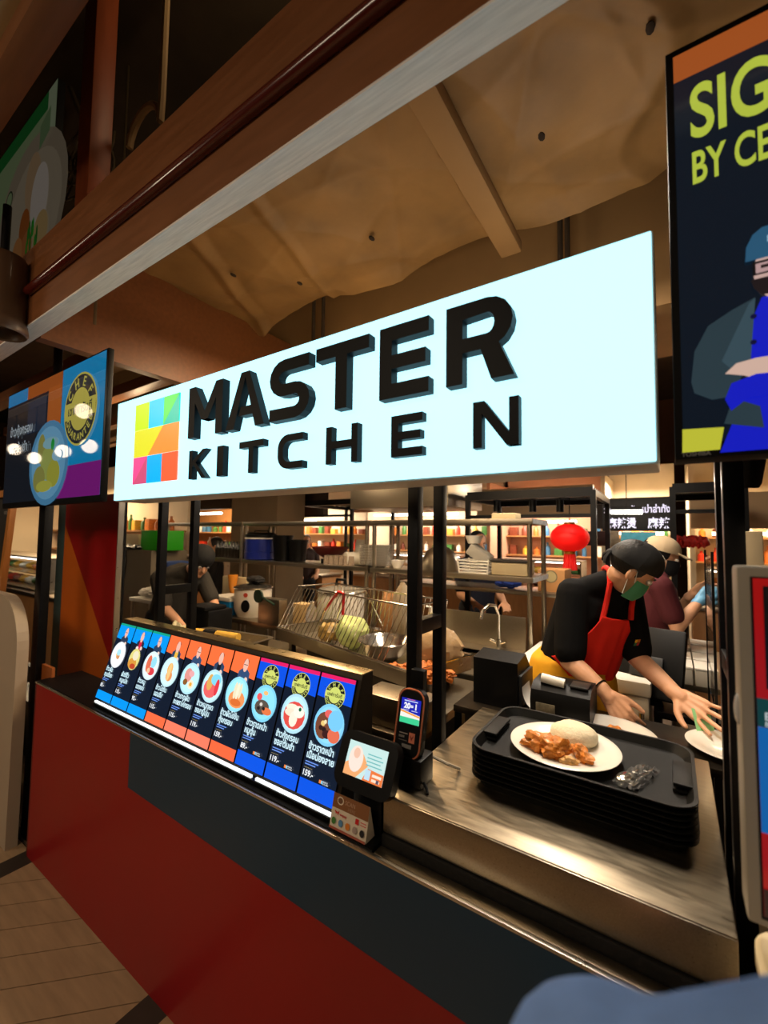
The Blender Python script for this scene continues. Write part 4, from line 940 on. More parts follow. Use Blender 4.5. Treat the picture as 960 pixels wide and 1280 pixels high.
b = B(); b.box(-1.62, -1.45, .50, .62, .8955, .935, .004); b.solo('flat_pan', 'flat steel pan lying in front of the drain tray', 'pan', STEEL, (-1.53, .56, .8955))
B().box(-.98, -.72, .46, .60, .8955, 1.0, .004).solo('steel_box', 'grey steel box under the right end of the drain tray', 'box', STEEL, (-.85, .53, .8955))

# ---- rear bench with cookers
rb1 = thing('rear_bench', 'long steel bench carrying the rice cookers', 'bench', (-2.9, 1.65, 0))
B().box(-3.45, -1.42, 1.42, 1.84, .86, .895, .003).part('bench_top', STEELD, rb1)
for x in (-3.42, -2.5, -1.46):
    for y in (1.45, 1.81): B().cyl((x, y, 0), (x, y, .86), .02, n=10).part('leg', STEEL, rb1)
def cooker(name, label, px, py, y, R, h, lidm, wheel=False):
    q = at(px, py, y=y); loc = Vector((q.x, y, .8955))
    t = thing(name, label, 'rice cooker', loc, group='cookers on the rear bench')
    b = B(); b.lathe([(0, 0), (R*.82, 0), (R*.9, .03), (R, h*.3), (R, h*.93), (R*.97, h), (0, h)], (0, 0, 0), 32); b.part('cooker_body', mat('cream_enamel', rgb(214, 206, 190), .35, coat=.3), t, local=True)
    b = B(); b.lathe([(R*1.04, h), (R*1.04, h*1.03), (R*.9, h*1.09), (R*.3, h*1.15), (0, h*1.16)], (0, 0, 0), 32); lid_ = b.part('lid', lidm, t, local=True)
    b = B(); b.lathe([(R*1.045, h*.995), (R*1.065, h*1.01), (R*1.045, h*1.03)], (0, 0, 0), 32); b.part('rim', CHROME, t, local=True)
    b = B(); b.tube([(-.045, 0, h*1.14), (-.04, 0, h*1.3), (.04, 0, h*1.3), (.045, 0, h*1.14)], .011, 8); b.part('lid_handle', BLACKP, lid_, local=True)
    return t, R, h
t, R, h = cooker('rice_cooker', 'cream rice cooker with an oval black switch plate and dark lid', 316, 760, 1.60, .155, .235, mat('dark_glass_lid', rgb(40, 38, 36), .15, coat=.5))
F = Matrix.Rotation(math.radians(28), 4, 'Z')
b = B(); b.prism([(.036*math.cos(a)*(1), .05*math.sin(a) + .1) for a in [i*math.pi/10 for i in range(20)]], (F @ Vector((0, -R*1.0+.002, 0))), F @ Vector((1, 0, 0)), (0, 0, 1), .006); b.part('switch_plate', BLACKP, t, local=True)
b = B(); b.cyl(F @ Vector((0, -R+.004, .19)), F @ Vector((0, -R-.003, .19)), .018, n=14); b.part('round_badge', mat('red_badge', rgb(170, 60, 40), .4), t, local=True)
b = B(); lump(b, t.location + Vector((.02, 0, .30)), (.08, .06, .035), 5, .2); b.solo('black_cloth', 'dark cloth heaped on the rice cooker lid', 'cloth', mat('dark_cloth', rgb(26, 24, 24), .9), t.location + Vector((.02, 0, .275)))
b = B(); q = at(324, 745, y=1.38); b.cyl(q, q + Vector((.0, -.014, 0)), .05, n=20).tube([q + Vector((.03, -.006, 0)), q + Vector((.19, -.02, -.045))], .009, 8); b.solo('spatula', 'dark green round ladle in front of the rice cooker', 'ladle', mat('dark_green_plastic', rgb(26, 48, 36), .4), q + Vector((0, 0, -.05)))
cooker('rice_cooker', 'pale rice cooker with a domed glass lid behind the wire basket', 426, 760, 1.60, .17, .28, mat('glass_lid', rgb(120, 116, 108), .12, coat=.6))
x0, x1, z0, z1 = prect(268, 742, 292, 765, 1.5)
cb = thing('cooler_box', 'blue cooler box with a pale lid left of the rice cooker', 'cooler', ((x0+x1)/2, 1.55, .8955))
B().box(x0, x1, 1.46, 1.66, .8955, 1.01, .008).part('box', mat('bright_blue_plastic', rgb(20, 110, 170), .35), cb)
B().box(x0-.004, x1+.004, 1.455, 1.665, 1.01, 1.045, .008).part('lid', WHITEP, cb)
B().box(x0+.04, x0+.10, 1.4535, 1.4595, .95, .985).part('label_patch', mat('paper_label', rgb(206, 190, 160), .6, var=.3, scale=60), cb)
x0, x1, z0, z1 = prect(270, 722, 300, 745, 1.70)
B().box(x0, x1, 1.77, 1.835, .8955, z1, .004).solo('carton', 'pale carton behind the blue cooler box', 'carton', mat('pale_carton', rgb(196, 178, 140), .7), ((x0+x1)/2, 1.80, .8955))
b = B(); q = at(290, 705, y=1.70); b.lathe([(0, 0), (.045, 0), (.035, .02), (.015, .12), (.035, .2), (.047, .30), (.045, .31), (0, .31)], (q.x, 1.715, .8955), 16); b.solo('fruit_blender', 'blender jar filled with orange juice beside the carton', 'blender', mat('orange_juice', rgb(210, 130, 40), .2, coat=.6), (q.x, 1.715, .8955))
x0, x1, z0, z1 = prect(327, 748, 353, 772, 1.45)
B().box(x0, x1, 1.415, 1.50, .8955, z1, .003).solo('steel_canister', 'square steel canister right of the rice cooker', 'canister', STEEL, ((x0+x1)/2, 1.45, .8955))
q = at(390, 760, y=1.5); b = B(); b.lathe([(0, 0), (.045, 0), (.047, .11), (.03, .16), (.015, .18), (.016, .20), (0, .20)], (q.x, 1.5, .8955), 18); b.solo('water_bottle', 'clear water bottle left of the second rice cooker', 'bottle', mat('clear_bottle', (.9, .92, .95), .08, trans=.85, ior=1.3), (q.x, 1.5, .8955))
q = at(378, 760, y=1.55); B().box(q.x-.07, q.x+.05, 1.52, 1.62, .8955, 1.06, .004).solo('tan_box', 'small tan box beside the water bottle', 'box', mat('tan_carton', rgb(180, 150, 104), .7), (q.x, 1.57, .8955))
for i, (px, top, r, lb, mt_) in enumerate(((486, 740, .07, 'brown paper bag right of the second rice cooker', mat('kraft', rgb(150, 104, 60), .8, bump=.4, scale=20)), (505, 730, .09, 'tall clear food bag beside the black post', mat('cloudy_bag', rgb(196, 178, 150), .25, trans=.5, ior=1.15, bump=.5, scale=20)))):
    q = at(px, 770, y=1.55); zt_ = at(px, top, y=1.55).z; b = B(); lump(b, (q.x, 1.55, (.8955+zt_)/2), (r, .06, (zt_-.8955)/2), 120+i, .14); b.solo('food_bag', lb, 'bag', mt_, (q.x, 1.55, .8955))

# ---- long steel shelf rack
def rack(xa, xb, label, n_extra=0):
    t = thing('shelf_rack', label, 'shelf rack', ((xa+xb)/2, 2.06, 0), group='steel shelf racks')
    for z in (1.337, 1.703):
        B().box(xa, xb, 1.86, 2.26, z-.035, z, .003).part('shelf', STEEL, t)
    for x in (xa + .025, xb - .025):
        for y in (1.885, 2.235): B().cyl((x, y, 0), (x, y, 1.67), .0165, n=10).part('leg', STEEL, t)
    return t
rack(-1.95, -.715, 'steel shelf rack at the sink, nearest the red lantern')
rack(-3.47, -1.97, 'steel shelf rack in the middle, holding the stack of plates')
rack(-4.85, -3.49, 'steel shelf rack at the left, above the rear bench')
for z, lb in ((1.318, 'lower'), (1.685, 'upper')): B().box(-.7148, -.7128, 1.87, 2.25, z-.014, z+.016).solo('shelf_tag', 'pale tag strip on the end of the %s rack shelf' % lb, 'tag', mat('pale_tag', rgb(190, 196, 200), .5, var=.2, scale=40), (-.714, 2.06, z-.014))
SZ = 1.338
def sx(px, y=2.0): return at(px, 700, y=y).x
def wid(a, c, y=2.0): return abs(sx(c, y) - sx(a, y))
# blue jug
jx = sx(326); jr = wid(313, 340)/2
jg = thing('drinks_jug', 'blue insulated drinks jug with black lid on the rack', 'jug', (jx, 2.0, SZ))
B().lathe([(0, 0), (jr*.94, 0), (jr, .01), (jr, .07), (jr*.97, .075), (jr, .08), (jr, .20), (0, .20)], (jx, 2.0, SZ), 28).part('jug_body', mat('royal_blue_plastic', rgb(24, 40, 130), .35), jg)
B().lathe([(jr*1.01, .20), (jr*1.01, .215)], (jx, 2.0, SZ), 28).part('white_band', WHITEP, jg)
B().lathe([(jr*1.02, .215), (jr*1.02, .24), (jr*.7, .265), (0, .265)], (jx, 2.0, SZ), 28).part('lid', BLACKP, jg)
B().tube([(jx-jr, 2.0, SZ+.19), (jx-jr*.6, 2.0, SZ+.28), (jx+jr*.6, 2.0, SZ+.28), (jx+jr, 2.0, SZ+.19)], .008, 6).part('handle', BLACKP, jg)
for i, (a, c, h, lb) in enumerate(((344, 362, .24, 'tall black bucket right of the blue jug'), (360, 378, .20, 'shorter black bucket further right of the blue jug'))):
    r = wid(a, c)/2; x = sx((a+c)/2); B().lathe([(0, 0), (r*.8, 0), (r, h), (r*1.05, h), (r*1.05, h-.02), (r*.95, h-.02), (r*.76, .01), (0, .01)], (x, 2.0+.03*i, SZ), 22).solo('black_bucket', lb, 'bucket', BLACKP, (x, 2.0+.03*i, SZ), 'black buckets on the rack')
for i in range(9):
    x = sx(272 + 4*i, 1.95); B().lathe([(0, 0), (.028, 0), (.03, .08), (.03, .10), (.012, .14), (.012, .17), (0, .17)], (x, 1.95, SZ), 12).solo('dark_bottle', 'dark sauce bottle left of the blue jug, %s from the left' % ('first second third fourth fifth sixth seventh eighth ninth'.split()[i]), 'bottle', mat('dark_bottle_glass', rgb(30, 24, 20), .2, coat=.4), (x, 1.95, SZ), 'dark bottles on the rack')
r = wid(392, 428)/2; x = sx(410)
B().lathe([(0, 0), (r*.3, 0), (r*.75, .05), (r, .10), (r*.97, .105), (r*.7, .06), (0, .02)], (x, 2.03, SZ+.04), 24).solo('maroon_wok', 'maroon shallow basin resting on the rack', 'basin', mat('maroon_enamel', rgb(90, 16, 22), .35), (x, 2.03, SZ+.04))
B().lathe([(0, 0), (r*.5, 0), (r*.5, .04), (0, .04)], (x, 2.03, SZ), 20).solo('black_coaster', 'dark stack of lids under the maroon basin', 'lid', BLACKP, (x, 2.03, SZ))
for i in range(12):
    px = 408 + 6.2*(i % 6); yy = 1.90 + .07*(i//6); x = sx(px, yy)
    B().lathe([(0, .075), (.02, .075), (.026, 0), (.028, 0), (.022, .078), (0, .08)], (x, yy, SZ), 14).solo('drinking_glass', 'upturned drinking glass in the %s row on the rack, %s from the left' % (('front', 'back')[i//6], 'first second third fourth fifth sixth'.split()[i % 6]), 'glass', mat('amber_glass', (.75, .62, .5), .1, trans=.7, ior=1.3), (x, yy, SZ), 'upturned glasses on the rack')
x = sx(444, 1.98); B().cyl((x-.04, 1.90, SZ+.055), (x+.04, 2.06, SZ+.055), .054, n=20).solo('paper_roll', 'white paper roll lying left of the plate stack', 'paper roll', WHITEP, (x, 1.98, SZ))
x = sx(448, 2.1); q = B(); q.lathe([(0, 0), (.05, 0), (.055, .17), (.04, .21), (0, .21)], (x, 2.14, SZ), 18); q.tube([(x+.05, 2.14, SZ+.05), (x+.10, 2.14, SZ+.08), (x+.10, 2.14, SZ+.15), (x+.05, 2.14, SZ+.17)], .008, 6); q.solo('white_pitcher', 'white pitcher behind the paper roll', 'pitcher', WHITEP, (x, 2.14, SZ))
px_, pr_ = sx(471), wid(453, 489)/2
for i in range(13):
    plate('dinner_plate', 'white plate in the tall stack on the rack, %s from the bottom' % ('lowest,second,third,fourth,fifth,sixth,seventh,eighth,ninth,tenth,eleventh,twelfth,topmost'.split(',')[i]), (px_ + random.uniform(-.002, .002), 2.0, SZ + i*.0125), pr_/.1295, 'plates stacked on the rack')
x = sx(497, 1.95); B().lathe([(0, 0), (.03, 0), (.05, .04), (.055, .06), (.052, .06), (.045, .04), (0, .01)], (x, 1.95, SZ), 20).solo('small_bowl', 'small white bowl right of the plate stack', 'bowl', WHITEC, (x, 1.95, SZ))
for i, (a, c, y, lb) in enumerate(((528, 572, 2.0, 'large steel dome lid standing behind the black posts'),)):
    r = wid(a, c, y)/2; x = sx((a+c)/2, y); B().lathe([(r, 0), (r, .01), (r*.94, .07), (r*.7, .14), (r*.3, .175), (0, .18)], (x, y, SZ), 28).solo('dome_lid', lb, 'lid', STEEL, (x, y, SZ))
# plastic baskets and tubs right end of rack
x = sx(597, 1.98); w_ = wid(580, 614, 1.98)
bk = thing('slatted_basket', 'grey white ribbed plastic basket holding tubs on the rack', 'basket', (x, 1.99, SZ))
for k in range(5):
    z = SZ + .004 + .02*k; e = 1 + .03*k; b = B(); b.tube([(x + s*w_/2*e*a_, 1.99 + t_*.09*e, z) for s, a_, t_ in ((-1, 1, -1), (1, 1, -1), (1, 1, 1), (-1, 1, 1))], .005, 6, closed=True); b.part('slat', WHITEP, bk)
B().box(x-w_/2, x+w_/2, 1.90, 2.08, SZ, SZ+.006).part('basket_base', WHITEP, bk)
for s in (-1, 1):
    for t_ in (-1, 1): B().cyl((x+s*w_/2, 1.99+t_*.09, SZ), (x+s*w_/2*1.12, 1.99+t_*.1, SZ+.095), .006, n=6).part('corner_post', WHITEP, bk)
M = Matrix.Translation((x + .01, 1.99, SZ + .12)) @ Euler((.1, .6, .1)).to_matrix().to_4x4()
b = B(); b.box(-.08, .08, -.06, .06, -.03, .045, .01, M=M); b.solo('clear_tub', 'tilted clear plastic tub in the ribbed basket', 'tub', mat('frosty_plastic', rgb(200, 196, 184), .25, trans=.35, ior=1.2), (x+.01, 1.99, SZ+.06))
b = B(); b.lathe([(0, 0), (.04, 0), (.062, .05), (.064, .055), (.058, .05), (0, .01)], (x - .03, 1.99, SZ+.20), 20); b.solo('white_tub', 'white plastic bowl on top of the tubs in the basket', 'bowl', WHITEP, (x-.03, 1.99, SZ+.20))
x0, x1 = sx(617, 1.93), sx(662, 1.93)
tb_ = thing('storage_tub', 'long translucent storage tub with a dark lid at the rack end', 'tub', ((x0+x1)/2, 1.98, SZ))
B().box(x0, x1, 1.88, 2.06, SZ, SZ+.085, .012).part('tub_body', mat('beige_tub', rgb(196, 178, 140), .3, trans=.2, ior=1.2), tb_)
B().box(x0-.006, x1+.006, 1.874, 2.066, SZ+.085, SZ+.10, .005).part('tub_lid', mat('dark_lid', rgb(50, 46, 42), .4), tb_)
x = sx(634, 2.0); B().box(x-.09, x+.07, 1.95, 2.08, 1.7035, 1.745, .006).solo('pale_box', 'low pale box on the top shelf above the storage tub', 'box', mat('pale_carton', rgb(196, 178, 140), .7), (x, 2.0, 1.7035))

# ---- sink
sk = thing('kitchen_sink', 'steel sink with tall splashback under the rack', 'sink', (-1.05, 1.6, 0))
X0, X1, Y0, Y1 = -1.40, -.755, 1.22, 1.84; bx0, bx1, by0, by1 = -1.28, -.86, 1.32, 1.70
for (a, c, d, e) in ((X0, X1, Y0, by0), (X0, X1, by1, Y1), (X0, bx0, by0, by1), (bx1, X1, by0, by1)): B().box(a, c, d, e, .865, .89).part('rim_top', STEEL, sk, smooth=False)
b = B()
for (a, c, d, e, z0, z1) in ((bx0-.004, bx0, by0, by1, .66, .889), (bx1, bx1+.004, by0, by1, .66, .889), (bx0, bx1, by0-.004, by0, .66, .889), (bx0, bx1, by1, by1+.004, .66, .889), (bx0, bx1, by0, by1, .655, .66)): b.box(a, c, d, e, z0, z1)
b.part('basin', STEEL, sk)
B().cyl(((bx0+bx1)/2, 1.6, .6605), ((bx0+bx1)/2, 1.6, .664), .045, n=20).part('drain', CHROME, sk)
B().box(X0, X1, 1.842, 1.856, .865, 1.09).part('splashback', STEEL, sk)
B().box(X0, X1, 1.215, 1.222, .10, .887, .002).part('front_panel', mat('grey_steel_sheet', rgb(96, 90, 80), .4, 1.0), sk)
fx = at(624, 790, y=1.80).x
fc = thing('sink_tap', 'curved chrome tap on the sink', 'tap', (fx, 1.79, .8905))
tpb = B().cyl((fx, 1.79, .8905), (fx, 1.79, .95), .018, n=14).part('tap_base', CHROME, fc)
B().tube([(fx, 1.79, .95), (fx, 1.79, 1.10), (fx-.01, 1.76, 1.16), (fx-.03, 1.70, 1.17), (fx-.05, 1.65, 1.14), (fx-.055, 1.64, 1.09)], .010, 10).part('spout', CHROME, fc)
for s in (-1, 1): B().cyl((fx+s*.015, 1.785, .93), (fx+s*.05, 1.775, .945), .008, n=8).part('tap_lever', CHROME, tpb)
q = at(563, 790, z=.9); sb = thing('soap_bottle', 'white pump soap bottle with printed label left of the sink', 'bottle', (-1.36, 1.76, .8905))
sbb = B().lathe([(0, 0), (.042, 0), (.046, .01), (.046, .13), (.035, .155), (.015, .165), (.015, .18), (0, .18)], (-1.36, 1.76, .8905), 20).part('bottle_body', mat('milky_soap', rgb(206, 196, 150), .25, coat=.4), sb)
B().lathe([(.0466, .04), (.0468, .12)], (-1.36, 1.76, .8905), 20).part('bottle_label', mat('soap_label', rgb(222, 216, 200), .5, var=.2, scale=50), sbb)
B().tube([(-1.36, 1.76, 1.07), (-1.36, 1.76, 1.105), (-1.395, 1.75, 1.11)], .008, 8).part('pump', WHITEP, sb)
x0 = -1.72; B().box(-1.40, -1.30, 1.225, 1.30, .8905, .96, .006).solo('sponge_holder', 'grey sponge holder on the sink corner', 'holder', mat('grey_sponge', rgb(120, 112, 96), .8, bump=.3), (-1.35, 1.26, .8905))
# steel bin / undercounter

# ---- white chest freezer
ch = thing('chest_freezer', 'white chest freezer behind the leaning worker', 'freezer', (-.40, 1.70, 0))
B().box(-.70, -.10, 1.46, 1.99, 0.02, .86, .01).part('freezer_body', WHITEP, ch)
B().box(-.71, -.09, 1.45, 2.0, .865, .93, .012).part('freezer_lid', WHITEP, ch)
B().cyl((-.13, 1.44, .30), (-.13, 1.44, .80), .012, n=10).part('handle', CHROME, ch)
# POS monitor seen from behind
pm = thing('pos_monitor', 'black point of sale monitor seen from behind beside the leaning worker', 'monitor', (-.08, 1.62, 0.93))
x0, x1, z0, z1 = prect(768, 785, 858, 872, 1.58)
M = Matrix.Translation(((x0+x1)/2, 1.60, (z0+z1)/2)) @ Euler((math.radians(-22), 0, math.radians(-14))).to_matrix().to_4x4()
b = B(); b.box((x0-x1)/2, (x1-x0)/2, -.025, .015, (z0-z1)/2, (z1-z0)/2, .012, M=M); b.part('monitor_shell', BLACKP, pm)
b = B(); b.box(-.07, .07, -.045, -.024, -.08, .02, .01, M=M); b.part('rear_hump', mat('dark_grey_plastic', rgb(42, 42, 42), .4), pm)
for k in range(4): b = B(); b.box(-.09+.018*k, -.08+.018*k, -.0275, -.0245, .07, .085, M=M); b.part('vent_slot', mat('pale_slot', rgb(130, 126, 118), .5), pm)
b = B(); b.box(.02, .045, -.0275, -.0245, -.09, -.065, M=M); b.part('sticker', WHITEP, pm)
B().box((x0+x1)/2-.05, (x0+x1)/2+.05, 1.56, 1.66, .80, z0+.04, .008).part('neck', BLACKP, pm)
pt = thing('pos_table', 'narrow black table under the point of sale monitor', 'table', (.05, 1.62, 0))
B().box(-.085, .16, 1.50, 1.76, .77, .80, .004).part('table_top', BLACKM, pt)
for x in (-.07, .145):
    for y in (1.52, 1.74): B().box(x-.014, x+.014, y-.014, y+.014, 0, .77).part('leg', BLACKM, pt)
pm.location.z
# right prep table with clear containers
rt = thing('container_table', 'pale prep table with clear food boxes at the far right', 'table', (.18, 2.3, 0))
B().box(-.02, .42, 1.85, 2.75, .82, .85, .004).part('table_top', STEEL, rt)
for x in (0, .40):
    for y in (1.88, 2.72): B().cyl((x, y, 0), (x, y, .82), .02, n=8).part('leg', STEEL, rt)
CB = mat('frost_box', rgb(214, 206, 190), .3, trans=.25, ior=1.2)
for i in range(8):
    x = .03 + .10*(i % 2); y = 1.92 + .2*(i//2); h = .08 + .03*((i*3) % 3)
    t = thing('food_box', 'clear food box on the far right table, %s row, %s side' % (('first', 'second', 'third', 'fourth')[i//2], ('left', 'right')[i % 2]), 'food box', (x, y, .8505), group='clear food boxes')
    B().box(-.045, .045, -.085, .085, 0, h, .006).part('box', CB, t, local=True); B().box(-.047, .047, -.087, .087, h, h+.01, .003).part('lid', WHITEP, t, local=True)
# glass screen with dark frame near the right post
gs = thing('glass_screen', 'narrow framed glass guard beside the right post', 'glass guard', (.118, 1.45, 0))
B().box(.116, .120, 1.05, 1.44, .98, 1.52).part('pane', GLASS, gs)
for y in (1.05, 1.44): B().box(.114, .122, y-.004, y+.004, .0 if y > 1.3 else .93, 1.54).part('frame_bar', BLACKM, gs)
# ---- left cabinet, crate, white table
x0, x1, z0, z1 = prect(140, 687, 187, 800, 1.42)
cbn = thing('grey_cabinet', 'tall dull grey metal cabinet at the left end of the kitchen', 'cabinet', ((x0+x1)/2, 1.6, 0))
B().box(x0, x1, 1.42, 1.80, .0, z1, .004).part('cabinet_body', mat('olive_grey_metal', rgb(104, 94, 76), .5, .3, var=.08, scale=3), cbn)
B().tube([((x0+x1)/2 - .1, 1.41, z1), ((x0+x1)/2-.09, 1.412, z1-.12), ((x0+x1)/2-.12, 1.412, z1-.3)], .006, 6).part('hanging_cord', BLACKP, cbn)
xg0, xg1, zg0, zg1 = prect(176, 663, 200, 688, 1.45)
B().box(xg0, xg1, 1.45, 1.7, z1+.0005, zg1, .006).solo('green_crate', 'bright green plastic crate on the grey cabinet', 'crate', mat('green_plastic', rgb(40, 150, 24), .4), ((xg0+xg1)/2, 1.57, z1+.0005))
xg0, xg1, _, zg1 = prect(150, 668, 173, 688, 1.5)
B().box(xg0, xg1, 1.5, 1.75, z1+.0005, zg1, .006).solo('white_carton', 'pale open box beside the green crate on the cabinet', 'box', mat('pale_carton', rgb(196, 178, 140), .7), ((xg0+xg1)/2, 1.62, z1+.0005))
b = B(); lump(b, ((x0+x1)/2-.05, 1.46, z1+.02), (.16, .05, .03), 9, .3); b.solo('black_cable_heap', 'tangled black cables on the front of the grey cabinet', 'cable', BLACKP, ((x0+x1)/2-.05, 1.46, z1))
x0, x1, z0, z1 = prect(163, 748, 190, 800, 1.05)
wt = thing('white_side_table', 'small white table with crumpled paper right of the grey cabinet', 'table', ((x0+x1)/2, 1.15, 0))
B().box(x0, x1, 1.03, 1.30, z1-.03, z1, .004).part('table_top', WHITEP, wt)
for x in (x0+.03, x1-.03):
    for y in (1.05, 1.28): B().cyl((x, y, 0), (x, y, z1-.03), .015, n=8).part('leg', TRIM, wt)
b = B(); lump(b, ((x0+x1)/2, 1.15, z1+.045), (.12, .08, .045), 15, .3); b.solo('crumpled_paper', 'crumpled white paper on the small white table', 'paper', WHITEP, ((x0+x1)/2, 1.15, z1))

# ---- red paper lantern
LANT = mat('red_paper', rgb(225, 14, 14), .5, emit=.55, emcol=rgb(235, 20, 14))
lq = at(712, 672, y=3.0); R = .215/2*1.36
ln = thing('paper_lantern', 'round ribbed red paper lantern with tassel', 'lantern', lq - Vector((0, 0, .13)))
b = B(); n = 32; prof = []
for j in range(13):
    a = math.pi*(j/12); prof.append((max(.035, R*math.sin(a)), -.118*math.cos(a)))
rings = []
for r, z in prof: rings.append([b.bm.verts.new(lq + Vector((r*(1+.05*(k % 2))*math.cos(2*math.pi*k/n), r*(1+.05*(k % 2))*math.sin(2*math.pi*k/n), z))) for k in range(n)])
for a, c in zip(rings, rings[1:]):
    for k in range(n): b.bm.faces.new((a[k], a[(k+1) % n], c[(k+1) % n], c[k]))
b.part('shade', LANT, ln, smooth=True)
for z in (-.125, .118): B().cyl(lq + Vector((0, 0, z-.012)), lq + Vector((0, 0, z+.012)), .045, n=18).part('cap', mat('gold_cap', rgb(190, 130, 40), .4, .6), ln)
b = B()
for k in range(14): a = k*.45; b.cyl(lq + Vector((.035*math.cos(a), .035*math.sin(a), -.136)), lq + Vector((.05*math.cos(a), .05*math.sin(a), -.27)), .010, n=6)
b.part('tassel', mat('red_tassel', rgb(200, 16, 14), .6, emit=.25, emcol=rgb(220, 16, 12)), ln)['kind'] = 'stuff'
B().cyl(lq + Vector((0, 0, .13)), (lq.x, lq.y, 1.93), .004, n=6).part('cord', BLACKP, ln)

# ---- hood, column, canopies
x0, x1, z0, z1 = prect(438, 605, 560, 634, 2.5)
hd = thing('extractor_hood', 'stainless extractor hood just under the sign', 'hood', ((x0+x1)/2, 2.9, z0))
B().box(x0, x1, 2.5, 3.3, z0, z0+.42, .006).part('hood_canopy', STEEL, hd)
B().box(x0+.1, x1-.1, 2.7, 3.1, z0+.42, 3.3).part('duct', STEEL, hd)
x0, x1 = prect(289, 620, 346, 700, 3.0)[:2]
B().box(x0, x1, 3.0, 3.5, 0, 4.3).solo('concrete_column', 'square grey brown concrete column behind the racks', 'column', mat('grey_plaster', rgb(120, 104, 80), .8, var=.08, scale=3), ((x0+x1)/2, 3.2, 0))
def canopy(x0, x1, y0, y1, z, lbl, posts):
    t = thing('slat_canopy', lbl, 'canopy', ((x0+x1)/2, (y0+y1)/2, 0), group='black slatted canopies')
    n = 9
    for i in range(n):
        y = y0 + (y1-y0)*i/(n-1); B().box(x0, x1, y-.02, y+.02, z+.05, z+.075).part('slat', BLACKM, t)
    for x in (x0, x1): B().box(x-.02, x+.02, y0-.02, y1+.02, z, z+.05).part('side_beam', BLACKM, t)
    for y in (y0, y1): B().box(x0+.02, x1-.02, y-.02, y+.02, z, z+.05).part('cross_beam', BLACKM, t)
    for x in posts:
        for y in (y0, y1): B().box(x-.02, x+.02, y-.02, y+.02, 0, z).part('post', BLACKM, t)
    B().box(x0, x1, y0-.012, y0+.012, z-.16, z-.13).part('lower_rail', BLACKM, t)
    return t
xa, xb = at(585, 640, y=2.75).x, at(742, 640, y=2.75).x
canopy(xa, xb, 2.75, 3.6, at(700, 622, y=2.75).z, 'black slatted canopy frame around the red lantern', (xa, xb))
xa, xb = at(378, 640, y=3.6).x, at(440, 640, y=3.6).x
canopy(xa, xb, 3.6, 4.6, at(400, 632, y=3.6).z, 'black slatted canopy frame behind the left racks', (xa, xb))
xa, xb = at(841, 640, y=3.2).x, .45
canopy(xa, xb, 3.2, 4.0, at(860, 616, y=3.2).z, 'black slatted canopy frame at the right behind the second worker', (xa, xb))
# round spot lamp at the right
q = at(921, 606, y=.55)
sl_ = thing('round_downlight', 'round black downlight glowing warm at the right post', 'lamp', q)
M = Matrix.Translation(q) @ Euler((math.radians(14), math.radians(10), 0)).to_matrix().to_4x4()
B().lathe([(.045, .0), (.048, .01), (.046, .07), (.02, .085), (0, .085)], (0, 0, 0), 24, M=M).part('housing', BLACKM, sl_)
B().lathe([(0, .004), (.042, .004)], (0, 0, 0), 24, M=M).part('lens', mat('warm_lens', (1, .9, .6), .4, emit=3.0, emcol=(1, .82, .5)), sl_)
B().cyl(q + Vector((0, 0, .08)), (q.x, q.y, 2.4), .01, n=8).part('stem', BLACKM, sl_)
# pillar with cream block behind the kiosk
x0, x1, z0, z1 = prect(922, 664, 955, 720, .9)
B().box(x0, x1, .9, 1.0, 0, z1, .005).solo('cream_pillar', 'cream square pillar behind the kiosk under the downlight', 'pillar', mat('cream_paint', rgb(196, 176, 140), .6), ((x0+x1)/2, .95, 0))
# ================================================================== PEOPLE
from mathutils.bvhtree import BVHTree
def capsule(b, p0, r0, p1, r1, n=14):
    p0 = Vector(p0); p1 = Vector(p1); ax = p1 - p0; L = max(ax.length, 1e-5)
    M = Matrix.Translation(p0) @ ax.to_track_quat('Z', 'Y').to_matrix().to_4x4()
    prof = [(0, -r0)] + [(r0*math.cos(math.radians(a)), r0*math.sin(math.radians(a))) for a in (-60, -30, 0)] + [(r1*math.cos(math.radians(a)), L + r1*math.sin(math.radians(a))) for a in (0, 30, 60)] + [(0, L + r1)]
    b.lathe(prof, (0, 0, 0), n, M=M)
def blob(name, caps, voxel, m, parent=None, balls=(), smooth=4, link=True):
    b = B()
    for c in caps: capsule(b, *c)
    for c, r, M in balls: b.ball(c, r, 20, 14, M=M)
    me = b.mesh('tmp', None)
    o = bpy.data.objects.new('tmp', me); COL.objects.link(o)
    md_ = o.modifiers.new('r', 'REMESH'); md_.mode = 'VOXEL'; md_.voxel_size = voxel
    sm = o.modifiers.new('s', 'SMOOTH'); sm.iterations = smooth; sm.factor = .5
    dg = bpy.context.evaluated_depsgraph_get(); dg.update()
    me2 = bpy.data.meshes.new_from_object(o.evaluated_get(dg)); me2.name = name
    bpy.data.objects.remove(o); bpy.data.meshes.remove(me)
    me2.materials.clear(); me2.materials.append(m)
    me2.polygons.foreach_set('use_smooth', [True]*len(me2.polygons))
    if not link: return me2
    return link_mesh(name, me2, parent)
def link_mesh(name, me, parent):
    if parent is not None: me.transform(Matrix.Translation(-Vector(parent.location)))
    o = bpy.data.objects.new(name, me); COL.objects.link(o)
    if parent is not None: o.parent = parent
    return o
